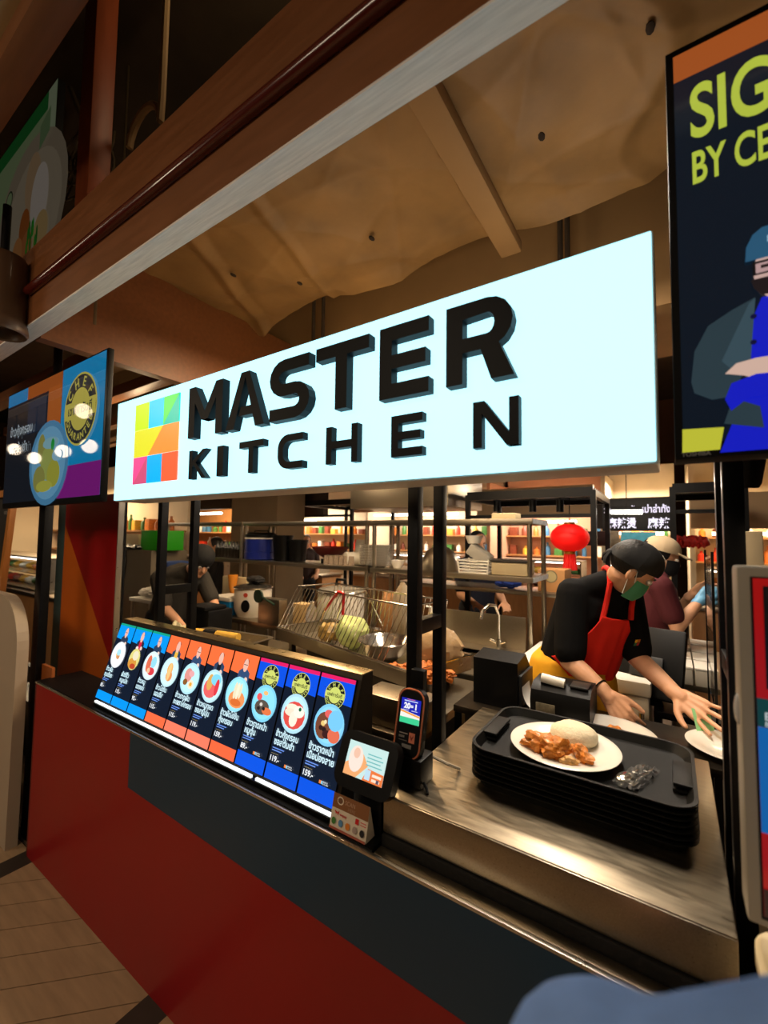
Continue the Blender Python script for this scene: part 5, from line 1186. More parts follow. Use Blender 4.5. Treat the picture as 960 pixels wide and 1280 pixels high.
def hand_caps(w, f, nrm, side, curl=.25, spread=.10, s=1.0, thumb_out=.8):
    """w wrist, f direction of the fingers, nrm out of the back of the hand, side +1 puts the thumb at f x nrm"""
    f = Vector(f).normalized(); nrm = Vector(nrm); nrm = (nrm - f*nrm.dot(f)).normalized(); t = f.cross(nrm)*side
    caps = [(w - f*.02, .026*s, w + f*.02*s, .024*s)]
    fl = ((.030, .070, .0085), (.010, .080, .0088), (-.011, .074, .0085), (-.030, .058, .0075))
    for k, (off, ln_, r) in enumerate(fl):
        kn = w + f*(.092 - .006*abs(k-1))*s + t*off*s
        caps.append((w + f*.012 + t*off*.55*s, .0135*s, kn, .0115*s))
        d = (f + t*spread*(1.5-k)*.6).normalized(); p = kn
        for j, fr in enumerate((.45, .32, .23)):
            a = curl*(j+1)*.9; dd = (d*math.cos(a) - nrm*math.sin(a)).normalized()
            q = p + dd*ln_*fr*s; caps.append((p, (r - .0006*j)*s, q, (r - .0012 - .0006*j)*s)); p = q
    b0 = w + f*.022*s + t*.018*s
    k1 = b0 + (f*.65 + t*thumb_out - nrm*.25).normalized()*.042*s
    k2 = k1 + (f*.85 + t*thumb_out*.55 - nrm*.2).normalized()*.034*s
    k3 = k2 + (f*.95 + t*thumb_out*.3 - nrm*.25).normalized()*.024*s
    caps += [(b0, .017*s, k1, .0118*s), (k1, .0112*s, k2, .0098*s), (k2, .0095*s, k3, .0075*s)]
    return caps
def head_frame(c, f, u):
    f = Vector(f).normalized(); u = Vector(u); u = (u - f*u.dot(f)).normalized(); r = f.cross(u)
    M = Matrix((r, f, u)).transposed().to_4x4(); M.translation = Vector(c); return M
def head_shapes(M, s=1.0):
    R_ = M.to_3x3().to_4x4()
    def P_(x, y, z): return M @ Vector((x*s, y*s, z*s))
    balls = [(P_(0, -.008, .035), (.074*s, .093*s, .082*s), R_), (P_(0, .022, -.035), (.060*s, .066*s, .075*s), R_), (P_(.073, -.008, -.012), (.010*s, .018*s, .030*s), R_), (P_(-.073, -.008, -.012), (.010*s, .018*s, .030*s), R_)]
    caps = [(P_(0, .084, .005), .009*s, P_(0, .100, -.024), .012*s), (P_(-.018, .076, -.055), .008*s, P_(.018, .076, -.055), .008*s), (P_(-.028, .080, .022), .009*s, P_(.028, .080, .022), .009*s), (P_(0, .066, -.088), .02*s, P_(0, .060, -.085), .02*s)]
    return caps, balls, P_, R_
EYEW = mat('eye_white', rgb(225, 220, 212), .3); EYED = mat('dark_iris', rgb(26, 18, 14), .2); HAIR = mat('black_hair', rgb(14, 12, 12), .55, bump=.4, scale=120, stretch=(1, 1, .1))
def eyes(P_, t, s=1.0):
    for sx_ in (-1, 1):
        ey = B().ball(P_(sx_*.030, .079, .004), .0115*s, 12, 8).part('eye', EYEW, t)
        B().ball(P_(sx_*.031, .0875, .004), .0052*s, 10, 6).part('iris', EYED, ey)
        B().tube([P_(sx_*.014, .091, .024), P_(sx_*.03, .090, .029), P_(sx_*.046, .082, .024)], .003*s, 6).part('eyebrow', HAIR, t)
def mask_part(P_, t, m, s=1.0, drop=0.0):
    b = B()
    def fn(u, v):
        a = math.radians(-78 + 156*u); z = -.100 + .092*v - drop; bul = .012*math.sin(math.pi*v)
        return P_((.067+bul*.5)*math.sin(a), .012 + (.088 + bul)*math.cos(a)*.98, z + .012*math.cos(a))
    b.sheet(fn, 18, 8); fm = b.part('face_mask', m, t, smooth='full')
    for sx_ in (-1, 1):
        B().tube([P_(sx_*.068, .030, -.020-drop), P_(sx_*.080, .0, .012), P_(sx_*.080, -.022, .0), P_(sx_*.070, .026, -.085-drop)], .0016*s, 5).part('mask_loop', mat('white_elastic', rgb(220, 220, 216), .6), fm)
def hair_cap(P_, R_, t, s=1.0):
    B().ball(P_(0, -.020, .036), (.081*s, .094*s, .088*s), 24, 16, M=R_).part('hair', HAIR, t)
def mix(a, c, k): return Vector(a)*(1-k) + Vector(c)*k

def make_person(name, label, J, shirt_m, pants_m, group=None, voxel=.0045, sleeve=.78, fat=1.0, hands=None, shoes_m=None):
    base = Vector(((J['footL'].x + J['footR'].x)/2, (J['footL'].y + J['footR'].y)/2, 0))
    t = thing(name, label, 'person', base, group=group)
    hc, hb, P_, R_ = head_shapes(J['headM'], J.get('hs', 1.0))
    f = fat; caps = list(hc)
    caps += [(J['neck'], .050, J['headM'] @ Vector((0, -.012, -.045)), .047)]
    caps += [(J['pelvis'], .10*f, J['chest'], .11*f), (J['chest'], .10*f, J['neck'], .045)]
    for s in 'LR':
        caps += [(J['chest'], .07*f, J['sh'+s], .05*f), (J['sh'+s], .048*f, J['el'+s], .040*f), (J['el'+s], .040*f, mix(J['el'+s], J['wr'+s], .45), .037*f), (mix(J['el'+s], J['wr'+s], .45), .037*f, J['wr'+s], .026)]
        caps += [(J['hip'+s], .075*f, J['kn'+s], .05*f), (J['kn'+s], .05*f, J['foot'+s] + Vector((0, 0, .09)), .035*f)]
        hd = hands[s] if hands else dict(f=(J['wr'+s] - J['el'+s]), n=(0, 0, 1), side=1)
        caps += hand_caps(J['wr'+s], hd['f'], hd['n'], hd['side'], hd.get('curl', .3), hd.get('spread', .1), hd.get('s', 1.0), hd.get('thumb', .8))
    body = blob('body', caps, voxel, SKIN, t, hb)
    # shirt
    sc = [(mix(J['pelvis'], J['chest'], .10), .128*f, mix(J['pelvis'], J['chest'], .55), .125*f), (mix(J['pelvis'], J['chest'], .5), .125*f, J['chest'], .125*f), (J['chest'], .115*f, mix(J['chest'], J['neck'], .80), .062)]
    rv = (J['shR'] - J['shL']).normalized()
    for k in (-1, 1):
        sc += [(mix(J['pelvis'], J['chest'], .08) + rv*.05*k, .112*f, J['chest'] + rv*.055*k, .115*f)]
    for s in 'LR':
        sc += [(J['sh'+s] + (J['neck']-J['sh'+s])*.08, .052*f, mix(J['sh'+s], J['neck'], .72), .052*f)]
        sc += [(mix(J['chest'], J['sh'+s], .35), .105*f, J['sh'+s], .066*f), (J['sh'+s], .068*f, mix(J['sh'+s], J['el'+s], sleeve), .064*f)]
    shirt = blob('shirt', sc, .008, shirt_m, None, link=False)
    # pants
    pc_ = [(J['pelvis'] + rv*.05, .115*f, J['pelvis'] - rv*.05, .115*f)]
    for s in 'LR': pc_ += [(J['hip'+s], .095*f, J['kn'+s], .068*f), (J['kn'+s], .068*f, J['foot'+s] + Vector((0, 0, .10)), .055*f)]
    pants = blob('trousers', pc_, .01, pants_m, None, link=False)
    tr = (BVHTree.FromPolygons([v.co.copy() for v in shirt.vertices], [tuple(p.vertices) for p in shirt.polygons]))
    J['_bvh'] = tr; J['_caps'] = sc + pc_
    link_mesh('shirt', shirt, t); link_mesh('trousers', pants, t)
    fw = J['fwd']
    for s in 'LR':
        blob('shoe', [(J['foot'+s] + Vector((0, 0, .045)) - fw*.05, .042, J['foot'+s] + Vector((0, 0, .04)) + fw*.12, .036)], .009, shoes_m or BLACKP, t)
    return t, P_, R_
def apron_from(caps, extra, planes, name, m, t, grow=.010, th=.004):
    # keep the side of each plane (point, normal) that the normal points away from
    me = blob(name, [(a, r0+grow, c, r1+grow) for a, r0, c, r1 in caps] + extra, .008, m, None, smooth=6, link=False)
    bm = bmesh.new(); bm.from_mesh(me)
    for co, no in planes:
        bmesh.ops.bisect_plane(bm, geom=bm.verts[:] + bm.edges[:] + bm.faces[:], plane_co=co, plane_no=no, clear_outer=True)
    bm.to_mesh(me); bm.free()
    me.polygons.foreach_set('use_smooth', [True]*len(me.polygons))
    o = link_mesh(name, me, t); sd = o.modifiers.new('s', 'SOLIDIFY'); sd.thickness = th; sd.offset = 1
    return o
def on_surface(tr, p, off=.006):
    loc, nrm, _, _ = tr.find_nearest(Vector(p)); return loc + nrm*off

BLKTEE = mat('black_cotton', rgb(15, 15, 16), .85, bump=.25, scale=18, var=.15, spec=.15)
DARKP = mat('dark_trousers', rgb(22, 22, 26), .85, bump=.2, scale=20)
# ---------------- leaning worker with red and yellow apron
J = dict(pelvis=at(708, 858, y=1.20), chest=at(742, 758, y=1.17), neck=at(775, 722, y=1.13))
J['shR'] = at(716, 742, y=1.06); J['shL'] = at(783, 746, y=1.26)
J['elR'] = at(712, 826, y=.995); J['wrR'] = at(757, 866, y=.93)
J['elL'] = at(796, 822, y=1.20); J['wrL'] = at(846, 868, y=1.04)
fwd = Vector((.80, -.60, 0)); J['fwd'] = fwd; rgt = Vector((-.60, -.80, 0))
J['hipR'] = J['pelvis'] + rgt*.09 - Vector((0, 0, .03)); J['hipL'] = J['pelvis'] - rgt*.09 - Vector((0, 0, .03))
J['knR'] = Vector((J['hipR'].x + .02, J['hipR'].y, .50)); J['knL'] = Vector((J['hipL'].x + .02, J['hipL'].y, .50))
J['footR'] = Vector((J['hipR'].x - .02, J['hipR'].y + .0, 0)); J['footL'] = Vector((J['hipL'].x - .02, J['hipL'].y, 0))
hc_ = at(789, 711, y=1.08); J['hs'] = .90
J['headM'] = head_frame(hc_, (.68, .30, -.64), (.60, .0, .78))
hdR = dict(f=at(779, 895, y=.90) - J['wrR'], n=(-.3, -.85, .4), side=-1, curl=.45, spread=.05, s=1.0, thumb=.55)
hdL = dict(f=at(893, 900, y=.955) - J['wrL'], n=(.2, .75, -.6), side=-1, curl=.12, spread=.28, s=1.08, thumb=.9)
p1, P_, R_ = make_person('person', 'worker in black shirt and red yellow apron leaning over the counter, arm stretched out', J, BLKTEE, DARKP, 'kitchen staff', .0038, .86, .97, dict(R=hdR, L=hdL))
eyes(P_, p1); mask_part(P_, p1, mat('green_mask', rgb(70, 150, 110), .7, bump=.1, scale=60), drop=.012); hair_cap(P_, R_, p1, .90)
b = B()
def capfn(u, v):
    a = 2*math.pi*u; e = math.radians(-8 + 98*v); rr = .012*math.sin(6*a)*(.3)*(1-v)
    return P_((.088+rr)*math.cos(a)*math.cos(e), -.010 + (.106+rr)*math.sin(a)*math.cos(e), .034 + .096*math.sin(e) + .02*math.sin(a)*(1-v))
CAPM = mat('black_cap_cloth', rgb(20, 20, 21), .8, bump=.25, scale=25)
b.sheet(capfn, 32, 10); ccap = b.part('cloth_cap', CAPM, p1, smooth='full')
b = B(); b.ball(P_(0, -.112, -.002), (.018, .012, .014), 12, 8, M=R_); b.part('cap_knot', CAPM, ccap)
for s in (-1, 1): B().tube([P_(s*.01, -.112, -.002), P_(s*.022, -.112, -.025), P_(s*.028, -.10, -.05)], [.009, .011, .006], 6).part('cap_tie', CAPM, ccap)
REDC = mat('red_apron_cloth', rgb(236, 36, 20), .8, bump=.15, scale=25); YELC = mat('yellow_apron_cloth', rgb(224, 160, 16), .8, bump=.15, scale=20, var=.06)
ax = (J['chest'] - J['pelvis']).normalized(); Lb = (J['chest'] - J['pelvis']).length; n_ = rgt.cross(ax).normalized()
if n_.dot(fwd) < 0: n_ = -n_
P0 = J['pelvis'].copy()
skirt = [(J['pelvis'] + ax*.06 + rgt*.05, .142, Vector((J['pelvis'].x+.03, J['pelvis'].y, .50)) + rgt*.07, .165), (J['pelvis'] + ax*.06 - rgt*.05, .142, Vector((J['pelvis'].x+.03, J['pelvis'].y, .50)) - rgt*.07, .165)]
bib_planes = [(P0 + ax*Lb*1.02, ax), (P0 + n_*.01, -n_)]
for k in (1, -1):
    bib_planes += [(P0 + ax*.20 + rgt*.165*k, rgt*k + ax*.533), (P0 + ax*.0, rgt*k*1.1 - ax)]
skirt_planes = [(P0 + ax*.150, ax), (Vector((0, 0, .52)), Vector((0, 0, -1))), (P0 - fwd*.07, -fwd)]
torso = [c for c in J['_caps'][:5]]
bib_ = apron_from(torso + J['_caps'][-5:-4], [], bib_planes, 'apron_bib', REDC, p1, .016)
apron_from(torso[:1], skirt, skirt_planes, 'apron_skirt', YELC, p1, .016)
tr = J['_bvh']
for s in (1, -1):
    top = P0 + ax*Lb*1.0 + n_*.14 + rgt*.072*s
    nb = J['neck'] + rgt*.055*s + Vector((.0, 0, .03)); back = J['neck'] - fwd*.06 + rgt*.02*s + Vector((0, 0, .03))
    pts = [on_surface(tr, mix(top, nb, k), .010) for k in (0, .25, .5, .75, 1)] + [on_surface(tr, mix(nb, back, k), .012) for k in (.5, 1)]
    b = B()
    for i in range(len(pts)-1): pass
    b.tube(pts, .0105, 8); b.part('apron_strap', REDC, p1)
q = on_surface(tr, P0 + ax*Lb*.86 + n_*.2 - rgt*.03, .020)
for i, (u, v, c) in enumerate(((0, 0, (240, 200, 60)), (.014, 0, (230, 140, 60)), (0, -.014, (60, 130, 90)), (.014, -.014, (180, 50, 60)))):
    o0 = q - rgt*u + ax*v; b = B(); b.prism([(0, 0), (.012, 0), (.012, .012), (0, .012)], o0, -rgt, ax, .0015); b.part('apron_logo', mat('logo_thread_%d' % i, rgb(*c), .7), bib_, smooth=False)
B().tube([at(682, 832, y=1.22), at(668, 836, y=1.24), at(663, 846, y=1.24), at(668, 856, y=1.22)], .011, 6).part('apron_tie', mat('brown_tie', rgb(150, 84, 34), .7), p1)
wv = (J['wrR'] - J['elR']).normalized(); wp_ = mix(J['elR'], J['wrR'], .84); uu = wv.orthogonal().normalized(); vv = wv.cross(uu)
B().tube([wp_ + (uu*math.cos(a) + vv*math.sin(a))*.032 for a in [i*math.pi/8 for i in range(16)]], .0028, 6, closed=True).part('wrist_band', BLACKP, p1)
gq = at(880, 905, y=.96)
M = Matrix.Translation(gq) @ Euler((.9, .2, .5)).to_matrix().to_4x4()
b = B(); b.box(-.03, .03, -.045, .045, -.0006, .0006, M=M); b.solo('green_ticket', 'small pale green ticket held in the stretched out hand', 'ticket', mat('pale_green_paper', rgb(150, 214, 150), .6), gq)

# ---------------- second worker, maroon shirt and beige cap
y2 = 2.25
J = dict(pelvis=at(805, 800, y=y2), chest=at(818, 738, y=y2), neck=at(822, 716, y=y2))
J['fwd'] = Vector((.95, .25, 0)).normalized(); rgt = Vector((.25, -.95, 0)).normalized()
J['chest'] = at(818, 742, y=y2)
J['shR'] = J['chest'] + rgt*.15 + Vector((0, 0, .06)); J['shL'] = J['chest'] - rgt*.15 + Vector((0, 0, .06))
J['elR'] = at(846, 784, y=y2-.16); J['wrR'] = at(874, 752, y=y2-.06)
J['elL'] = at(850, 765, y=y2+.20); J['wrL'] = at(864, 744, y=y2+.05)
for s, k in (('R', 1), ('L', -1)):
    J['hip'+s] = J['pelvis'] + rgt*.09*k; J['kn'+s] = Vector((J['hip'+s].x, J['hip'+s].y, .48)); J['foot'+s] = Vector((J['hip'+s].x, J['hip'+s].y, 0))
J['headM'] = head_frame(at(826, 696, y=y2), (.93, .1, -.28), (.28, 0, .96))
p2, P_, R_ = make_person('person', 'worker in maroon shirt, beige cap and black mask facing right', J, mat('maroon_cotton', rgb(74, 14, 22), .85, bump=.2, scale=20), DARKP, 'kitchen staff', .006, .72, .95, dict(R=dict(f=(.5, .3, .5), n=(.3, -.8, .3), side=1, curl=.5), L=dict(f=(.7, -.2, .6), n=(-.2, .8, .3), side=-1, curl=.3)))
eyes(P_, p2); mask_part(P_, p2, mat('black_mask', rgb(20, 20, 22), .75)); hair_cap(P_, R_, p2)
BEI = mat('beige_cap_cloth', rgb(186, 164, 132), .8, bump=.15, scale=30)
b = B(); b.sheet(lambda u, v: P_(.086*math.cos(2*math.pi*u)*math.cos(math.radians(92*v-2)), -.008 + .104*math.sin(2*math.pi*u)*math.cos(math.radians(92*v-2)), .040 + .090*math.sin(math.radians(92*v-2))), 28, 8); b.part('cap_crown', BEI, p2, smooth='full')
b = B(); b.sheet(lambda u, v: P_((.074*(1-.25*v))*math.sin(math.radians(-80+160*u)), .072 + .085*v*math.cos(math.radians(-60+120*u)) , .045 - .02*v + .008*math.cos(math.radians(-80+160*u))), 16, 5)
o = b.part('cap_brim', BEI, p2, smooth='full'); sd = o.modifiers.new('s', 'SOLIDIFY'); sd.thickness = .004
blob('blue_glove', [(a, r0+.004, c, r1+.004) for a, r0, c, r1 in hand_caps(J['wrR'], (.5, .3, .5), (.3, -.8, .3), 1, .5)], .005, mat('blue_glove', rgb(110, 170, 210), .45), p2)
ax = Vector((0, 0, 1))
wst = [(J['pelvis'] + Vector((0, 0, .06)), Vector((0, 0, 1))), (J['pelvis'] - Vector((0, 0, .35)), Vector((0, 0, -1))), (J['pelvis'] - J['fwd']*.04, -J['fwd'])]
apron_from(J['_caps'][:5] + J['_caps'][-5:], [], wst, 'waist_apron', mat('tan_apron', rgb(190, 150, 100), .8), p2, .014)

# ---------------- dark worker bending at the far left
y3 = 1.16
J = dict(pelvis=at(212, 770, y=y3), chest=at(226, 722, y=y3), neck=at(240, 712, y=y3))
J['fwd'] = Vector((.9, -.3, 0)).normalized(); rgt = Vector((-.3, -.9, 0)).normalized()
J['shR'] = J['chest'] + rgt*.16; J['shL'] = J['chest'] - rgt*.16
J['elR'] = J['shR'] + Vector((.14, -.02, -.22)); J['wrR'] = J['elR'] + Vector((.16, .05, -.12)); J['elL'] = J['shL'] + Vector((.18, 0, -.2)); J['wrL'] = J['elL'] + Vector((.14, -.05, -.12))
for s, k in (('R', 1), ('L', -1)):
    J['hip'+s] = J['pelvis'] + rgt*.09*k; J['kn'+s] = Vector((J['hip'+s].x+.03, J['hip'+s].y, .48)); J['foot'+s] = Vector((J['hip'+s].x, J['hip'+s].y, 0))
J['headM'] = head_frame(at(251, 702, y=y3), (.8, -.2, -.55), (.55, 0, .8))
p3, P_, R_ = make_person('person', 'worker in dark grey clothes and black cap bending down at the far left', J, mat('charcoal_cotton', rgb(52, 48, 42), .85, bump=.2, scale=20), DARKP, 'kitchen staff', .007, .8)
eyes(P_, p3); hair_cap(P_, R_, p3)
b = B(); b.ball(P_(0, -.012, .045), (.094, .108, .092), 24, 16, M=R_); b.part('cloth_cap', CAPM, p3)
b = B(); cc = J['chest'] + Vector((-.05, 0, .11)); b.box(cc.x-.13, cc.x+.05, cc.y-.12, cc.y+.12, cc.z-.04, cc.z+.02, .02); b.part('blue_collar_cloth', mat('blue_cloth', rgb(24, 50, 100), .8), p3)
# ---------------- person in navy behind the rack
def stand(px, y, fx, label, sm, hairless=False, hz=1.60):
    x = at(px, 700, y=y).x; fw = Vector((fx, -.3, 0)).normalized(); r = Vector((fw.y, -fw.x, 0))
    J = dict(pelvis=Vector((x, y, hz-.68)), chest=Vector((x, y, hz-.34)), neck=Vector((x, y, hz-.19)), fwd=fw)
    J['shR'] = J['chest'] + r*.16 + Vector((0, 0, .06)); J['shL'] = J['chest'] - r*.16 + Vector((0, 0, .06))
    for s, k in (('R', 1), ('L', -1)):
        J['el'+s] = J['sh'+s] + fw*.06 + r*k*.03 + Vector((0, 0, -.27)); J['wr'+s] = J['el'+s] + fw*.2 - r*k*.05 + Vector((0, 0, -.05))
        J['hip'+s] = J['pelvis'] + r*.09*k; J['kn'+s] = Vector((J['hip'+s].x, J['hip'+s].y, .48)); J['foot'+s] = Vector((J['hip'+s].x, J['hip'+s].y, 0))
    J['headM'] = head_frame((x, y, hz-.08), fw + Vector((0, 0, -.2)), (0, 0, 1))
    p, P_, R_ = make_person('person', label, J, sm, DARKP, 'people in the background', .009, .75)
    eyes(P_, p)
    hair_cap(P_, R_, p); return p
stand(597, 3.05, .3, 'person in dark navy clothes behind the sink and rack', mat('navy_cotton', rgb(16, 20, 36), .85))
stand(268, 2.7, -.2, 'person in dark clothes far behind the left rack', mat('dark_cotton', rgb(28, 24, 24), .85), hz=1.5)
stand(382, 4.4, .4, 'person in a dark shirt between the racks in the far background', mat('brown_cotton', rgb(50, 34, 30), .85), hz=1.55)
# ---------------- customer in blue whose shoulder fills the lower right corner
fw = Vector((.1, 1, 0)).normalized(); nx, ny = .138, -.60
J = dict(pelvis=Vector((nx, ny, .90)), chest=Vector((nx, ny, 1.17)), neck=Vector((nx+.02, ny, 1.408)), fwd=fw, shL=Vector((nx-.165, ny, 1.264)), shR=Vector((nx+.165, ny, 1.264)))
for s, k in (('R', 1), ('L', -1)):
    J['el'+s] = J['sh'+s] + Vector((.03*k, -.02, -.28)); J['wr'+s] = J['el'+s] + Vector((-.03*k, .18, -.12)); J['hip'+s] = J['pelvis'] + Vector((.09*k, 0, 0)); J['kn'+s] = Vector((nx+.09*k, ny, .48)); J['foot'+s] = Vector((nx+.09*k, ny, 0))
J['headM'] = head_frame((nx+.03, ny+.01, 1.56), (.3, 1, -.1), (0, 0, 1))
DEN = mat('blue_denim_cloth', rgb(122, 152, 205), .9, var=.1, scale=30, bump=.15)
p5, P_, R_ = make_person('person', 'customer in blue clothing, only the blurred shoulder showing at the bottom edge', J, DEN, mat('dark_jeans', rgb(40, 46, 60), .9), None, .008, .95)
eyes(P_, p5); hair_cap(P_, R_, p5)
# ================================================================== FOOD HALL BEHIND
LAMPW = mat('warm_tube', (1, .9, .7), .4, emit=7.0, emcol=(1, .80, .52)); LAMPC = mat('white_tube', (1, 1, 1), .4, emit=6.0, emcol=(1, .93, .82))
CREAM = mat('cream_stall_wall', rgb(214, 196, 166), .7, var=.06, scale=3); PINK = mat('rosy_stall_wall', rgb(200, 150, 122), .7, var=.06, scale=3); WOODS = mat('pale_stall_wood', rgb(170, 120, 72), .5, var=.12, scale=5, stretch=(6, 6, 1))
ITEMC = [(206, 60, 40), (226, 180, 70), (240, 236, 224), (70, 120, 60), (190, 110, 50), (120, 60, 40), (60, 110, 150), (230, 140, 60)]
ITEMM = [mat('goods_colour_%d' % i, rgb(*c), .35, var=.15, scale=40) for i, c in enumerate(ITEMC)]
def stall(word, x0, x1, y0, y1, wallm, headm, zhead=(1.95, 2.35), tube=LAMPW, glow=30, lcol=WARM, rows=(1.32, 1.62)):
    cx = (x0+x1)/2; W = x1 - x0; rs = random.Random(len(word)*7 + int(W*10))
    t = thing('food_stall', '%s food stall in the background hall' % word, 'stall', (cx, (y0+y1)/2, 0), group='background stalls')
    B().box(x0, x1, y1, y1+.08, 0, 2.6).part('back_panel', wallm, t)
    B().box(x0, x0+.05, y0+.4, y1, 0, 2.4).part('side_panel', wallm, t)
    B().box(x0, x1, y0, y0+.5, 0, .88, .005).part('counter_body', WOODS, t)
    B().box(x0-.02, x1+.02, y0-.03, y0+.53, .88, .92, .004).part('counter_top', STEEL, t)
    B().box(x0, x1, y0, y0+.12, zhead[0], zhead[1]).part('header_board', headm, t)
    for z in rows: B().box(x0+.06, x1-.02, y1-.28, y1, z-.02, z).part('shelf', WOODS, t)
    B().cyl((x0+.15*W, y0+.2, zhead[0]-.05), (x1-.15*W, y0+.2, zhead[0]-.05), .018, n=10).part('light_tube', tube, t)
    # glass display on the counter
    gx0, gx1 = x0+.12*W, x1-.1*W
    d = thing('display_case', 'lit glass food display on the counter of the %s stall' % word, 'display case', ((gx0+gx1)/2, y0+.25, .9205), group='background display cases')
    B().box(gx0, gx1, y0+.04, y0+.46, .9205, .94).part('case_base', STEEL, d)
    B().box(gx0, gx1, y0+.04, y0+.046, .94, 1.28).part('front_pane', GLASS, d)
    B().box(gx0, gx1, y0+.04, y0+.46, 1.28, 1.30).part('case_top', STEEL, d)
    B().box(gx0, gx1, y0+.08, y0+.44, 1.10, 1.11).part('case_shelf', GLASS, d)
    B().box(gx0+.02, gx1-.02, y0+.06, y0+.075, 1.265, 1.28).part('case_light', tube, d)
    for x in (gx0, gx1-.012): B().box(x, x+.012, y0+.04, y0+.46, .94, 1.28).part('case_end', TRIM, d)
    n = max(4, int((gx1-gx0)/.2))
    for i in range(n):
        for z, rw in ((.9405, 'lower'), (1.1105, 'upper')):
            x = gx0 + .1 + (gx1-gx0-.2)*i/(n-1); b = B(); lump(b, (x, y0+.26, z+.045), (.075, .07, .045), i*3+int(z*10), .2, n=12, m=8)
            b.solo('food_heap', 'heap of food on the %s deck of the %s stall display' % (rw, word), 'food', ITEMM[rs.randrange(6)], (x, y0+.26, z), 'food heaps in the displays')
    n = max(4, int(W/.17))
    for zi, z in enumerate(rows):
        for i in range(n):
            x = x0 + .14 + (W-.26)*i/(n-1) + rs.uniform(-.02, .02); h = rs.uniform(.12, .22); r = rs.uniform(.03, .05); b = B()
            if rs.random() < .6: b.lathe([(0, 0), (r, 0), (r, h*.6), (r*.4, h*.8), (r*.4, h), (0, h)], (x, y1-.14, z), 12); nm, ct_ = 'bottle', 'bottle'
            else: b.box(x-r*1.3, x+r*1.3, y1-.2, y1-.08, z, z+h*.75, .004); nm, ct_ = 'carton', 'carton'
            b.solo(nm, '%s on the %s back shelf of the %s stall' % (nm, ('lower', 'upper')[zi], word), ct_, ITEMM[rs.randrange(8)], (x, y1-.14, z), 'goods on stall shelves')
    light('AREA', (cx, y0+.7, 2.3), glow, lcol, min(1.2, W*.6), (cx, y0+.6, 0), sy=.4)
    return t
def X(px, y): return at(px, 680, y=y).x
HDARK = mat('dark_header', rgb(46, 34, 28), .6); HWOOD = mat('amber_header', rgb(170, 112, 66), .6); HPAL = mat('pale_header', rgb(206, 178, 140), .6)
stall('wood trimmed', X(440, 5.2), X(592, 5.2), 5.2, 6.6, CREAM, HWOOD, (2.0, 2.5), LAMPC, 70, NEUT)
stall('rosy walled', X(596, 4.9), X(742, 4.9), 4.9, 6.3, PINK, HPAL, (1.85, 2.25), LAMPC, 60, NEUT)
stall('neon signed', X(746, 4.7), X(846, 4.7), 4.7, 6.0, CREAM, HDARK, (1.70, 2.05), LAMPC, 45, NEUT)
stall('pale far right', X(849, 4.5) + .1, 1.4, 4.5, 6.0, CREAM, HPAL, (1.70, 2.05), LAMPW, 40)
stall('dim left', X(292, 4.6), X(440, 5.2) - .15, 4.6, 6.0, CREAM, HDARK, (1.9, 2.4), LAMPC, 75, NEUT)
stall('far left corner', X(150, 3.0), X(286, 3.0), 3.0, 4.4, WOODS, HDARK, (1.95, 2.4), LAMPC, 55, WARM)
stall('neighbouring', -8.7, -5.12, .95, 2.3, CREAM, HDARK, (2.0, 2.5), LAMPC, 60, WARM)
# neon lettering board hung on the dark header
nb = thing('neon_board', 'black sign board with white neon Thai and Chinese lettering', 'sign', (X(797, 4.68), 4.66, 1.68))
x0, x1, z0, z1 = prect(753, 624, 841, 664, 4.66)
nbb = B().box(x0, x1, 4.65, 4.69, z0, z1).part('board', mat('neon_black', rgb(16, 14, 20), .4), nb)
W = x1 - x0; H = z1 - z0; g = Print(); g.text('ว่าเกม ฉบับหม่าล่าทั้ง', W*.03, H*.58, H*.20, rgb(225, 215, 235), wmax=W*.94, bold=.03).text('麻辣燙', W*.08, H*.12, H*.25, rgb(240, 232, 250), bold=.02, wmax=W*.42).text('麻辣', W*.66, H*.12, H*.25, rgb(240, 232, 250), bold=.02, wmax=W*.3)
g.part('neon_lettering', print_mat('neon_print', 1.3, .4), nbb, (x0, 4.648, z0), (1, 0, 0), (0, 0, 1), sub=nb.location, step=.001)
q0, q1 = at(764, 640, y=3.9), at(803, 640, y=3.9)
tl = thing('tube_lamp', 'short white tube lamp glowing in front of the neon board', 'lamp', (q0 + q1)/2)
B().cyl(q0, q1, .022, n=12).part('tube', LAMPC, tl); B().box(q0.x, q1.x, 3.885, 3.915, q0.z+.02, q0.z+.05).part('fitting', BLACKM, tl)
B().cyl((q0 + q1)/2 + Vector((0, 0, .05)), Vector(((q0.x+q1.x)/2, 3.9, 4.3)), .004, n=6).part('wire', BLACKM, tl)
# small boards under the neon
for px0, py0, px1, py1, c, lb in ((725, 664, 757, 682, (70, 34, 28), 'small dark red photo board left of the neon board'), (758, 664, 774, 684, (206, 190, 160), 'small white menu sheet under the neon board'), (776, 665, 820, 680, (90, 170, 180), 'pale teal lit panel under the neon board')):
    x0, x1, z0, z1 = prect(px0, py0, px1, py1, 4.6); B().box(x0, x1, 4.60, 4.62, z0, z1).solo('notice_board', lb, 'board', mat('notice_%d' % px0, rgb(*c), .5, var=.25, scale=18, emit=.5 if px0 == 776 else 0, emcol=rgb(*c)), ((x0+x1)/2, 4.61, z0))
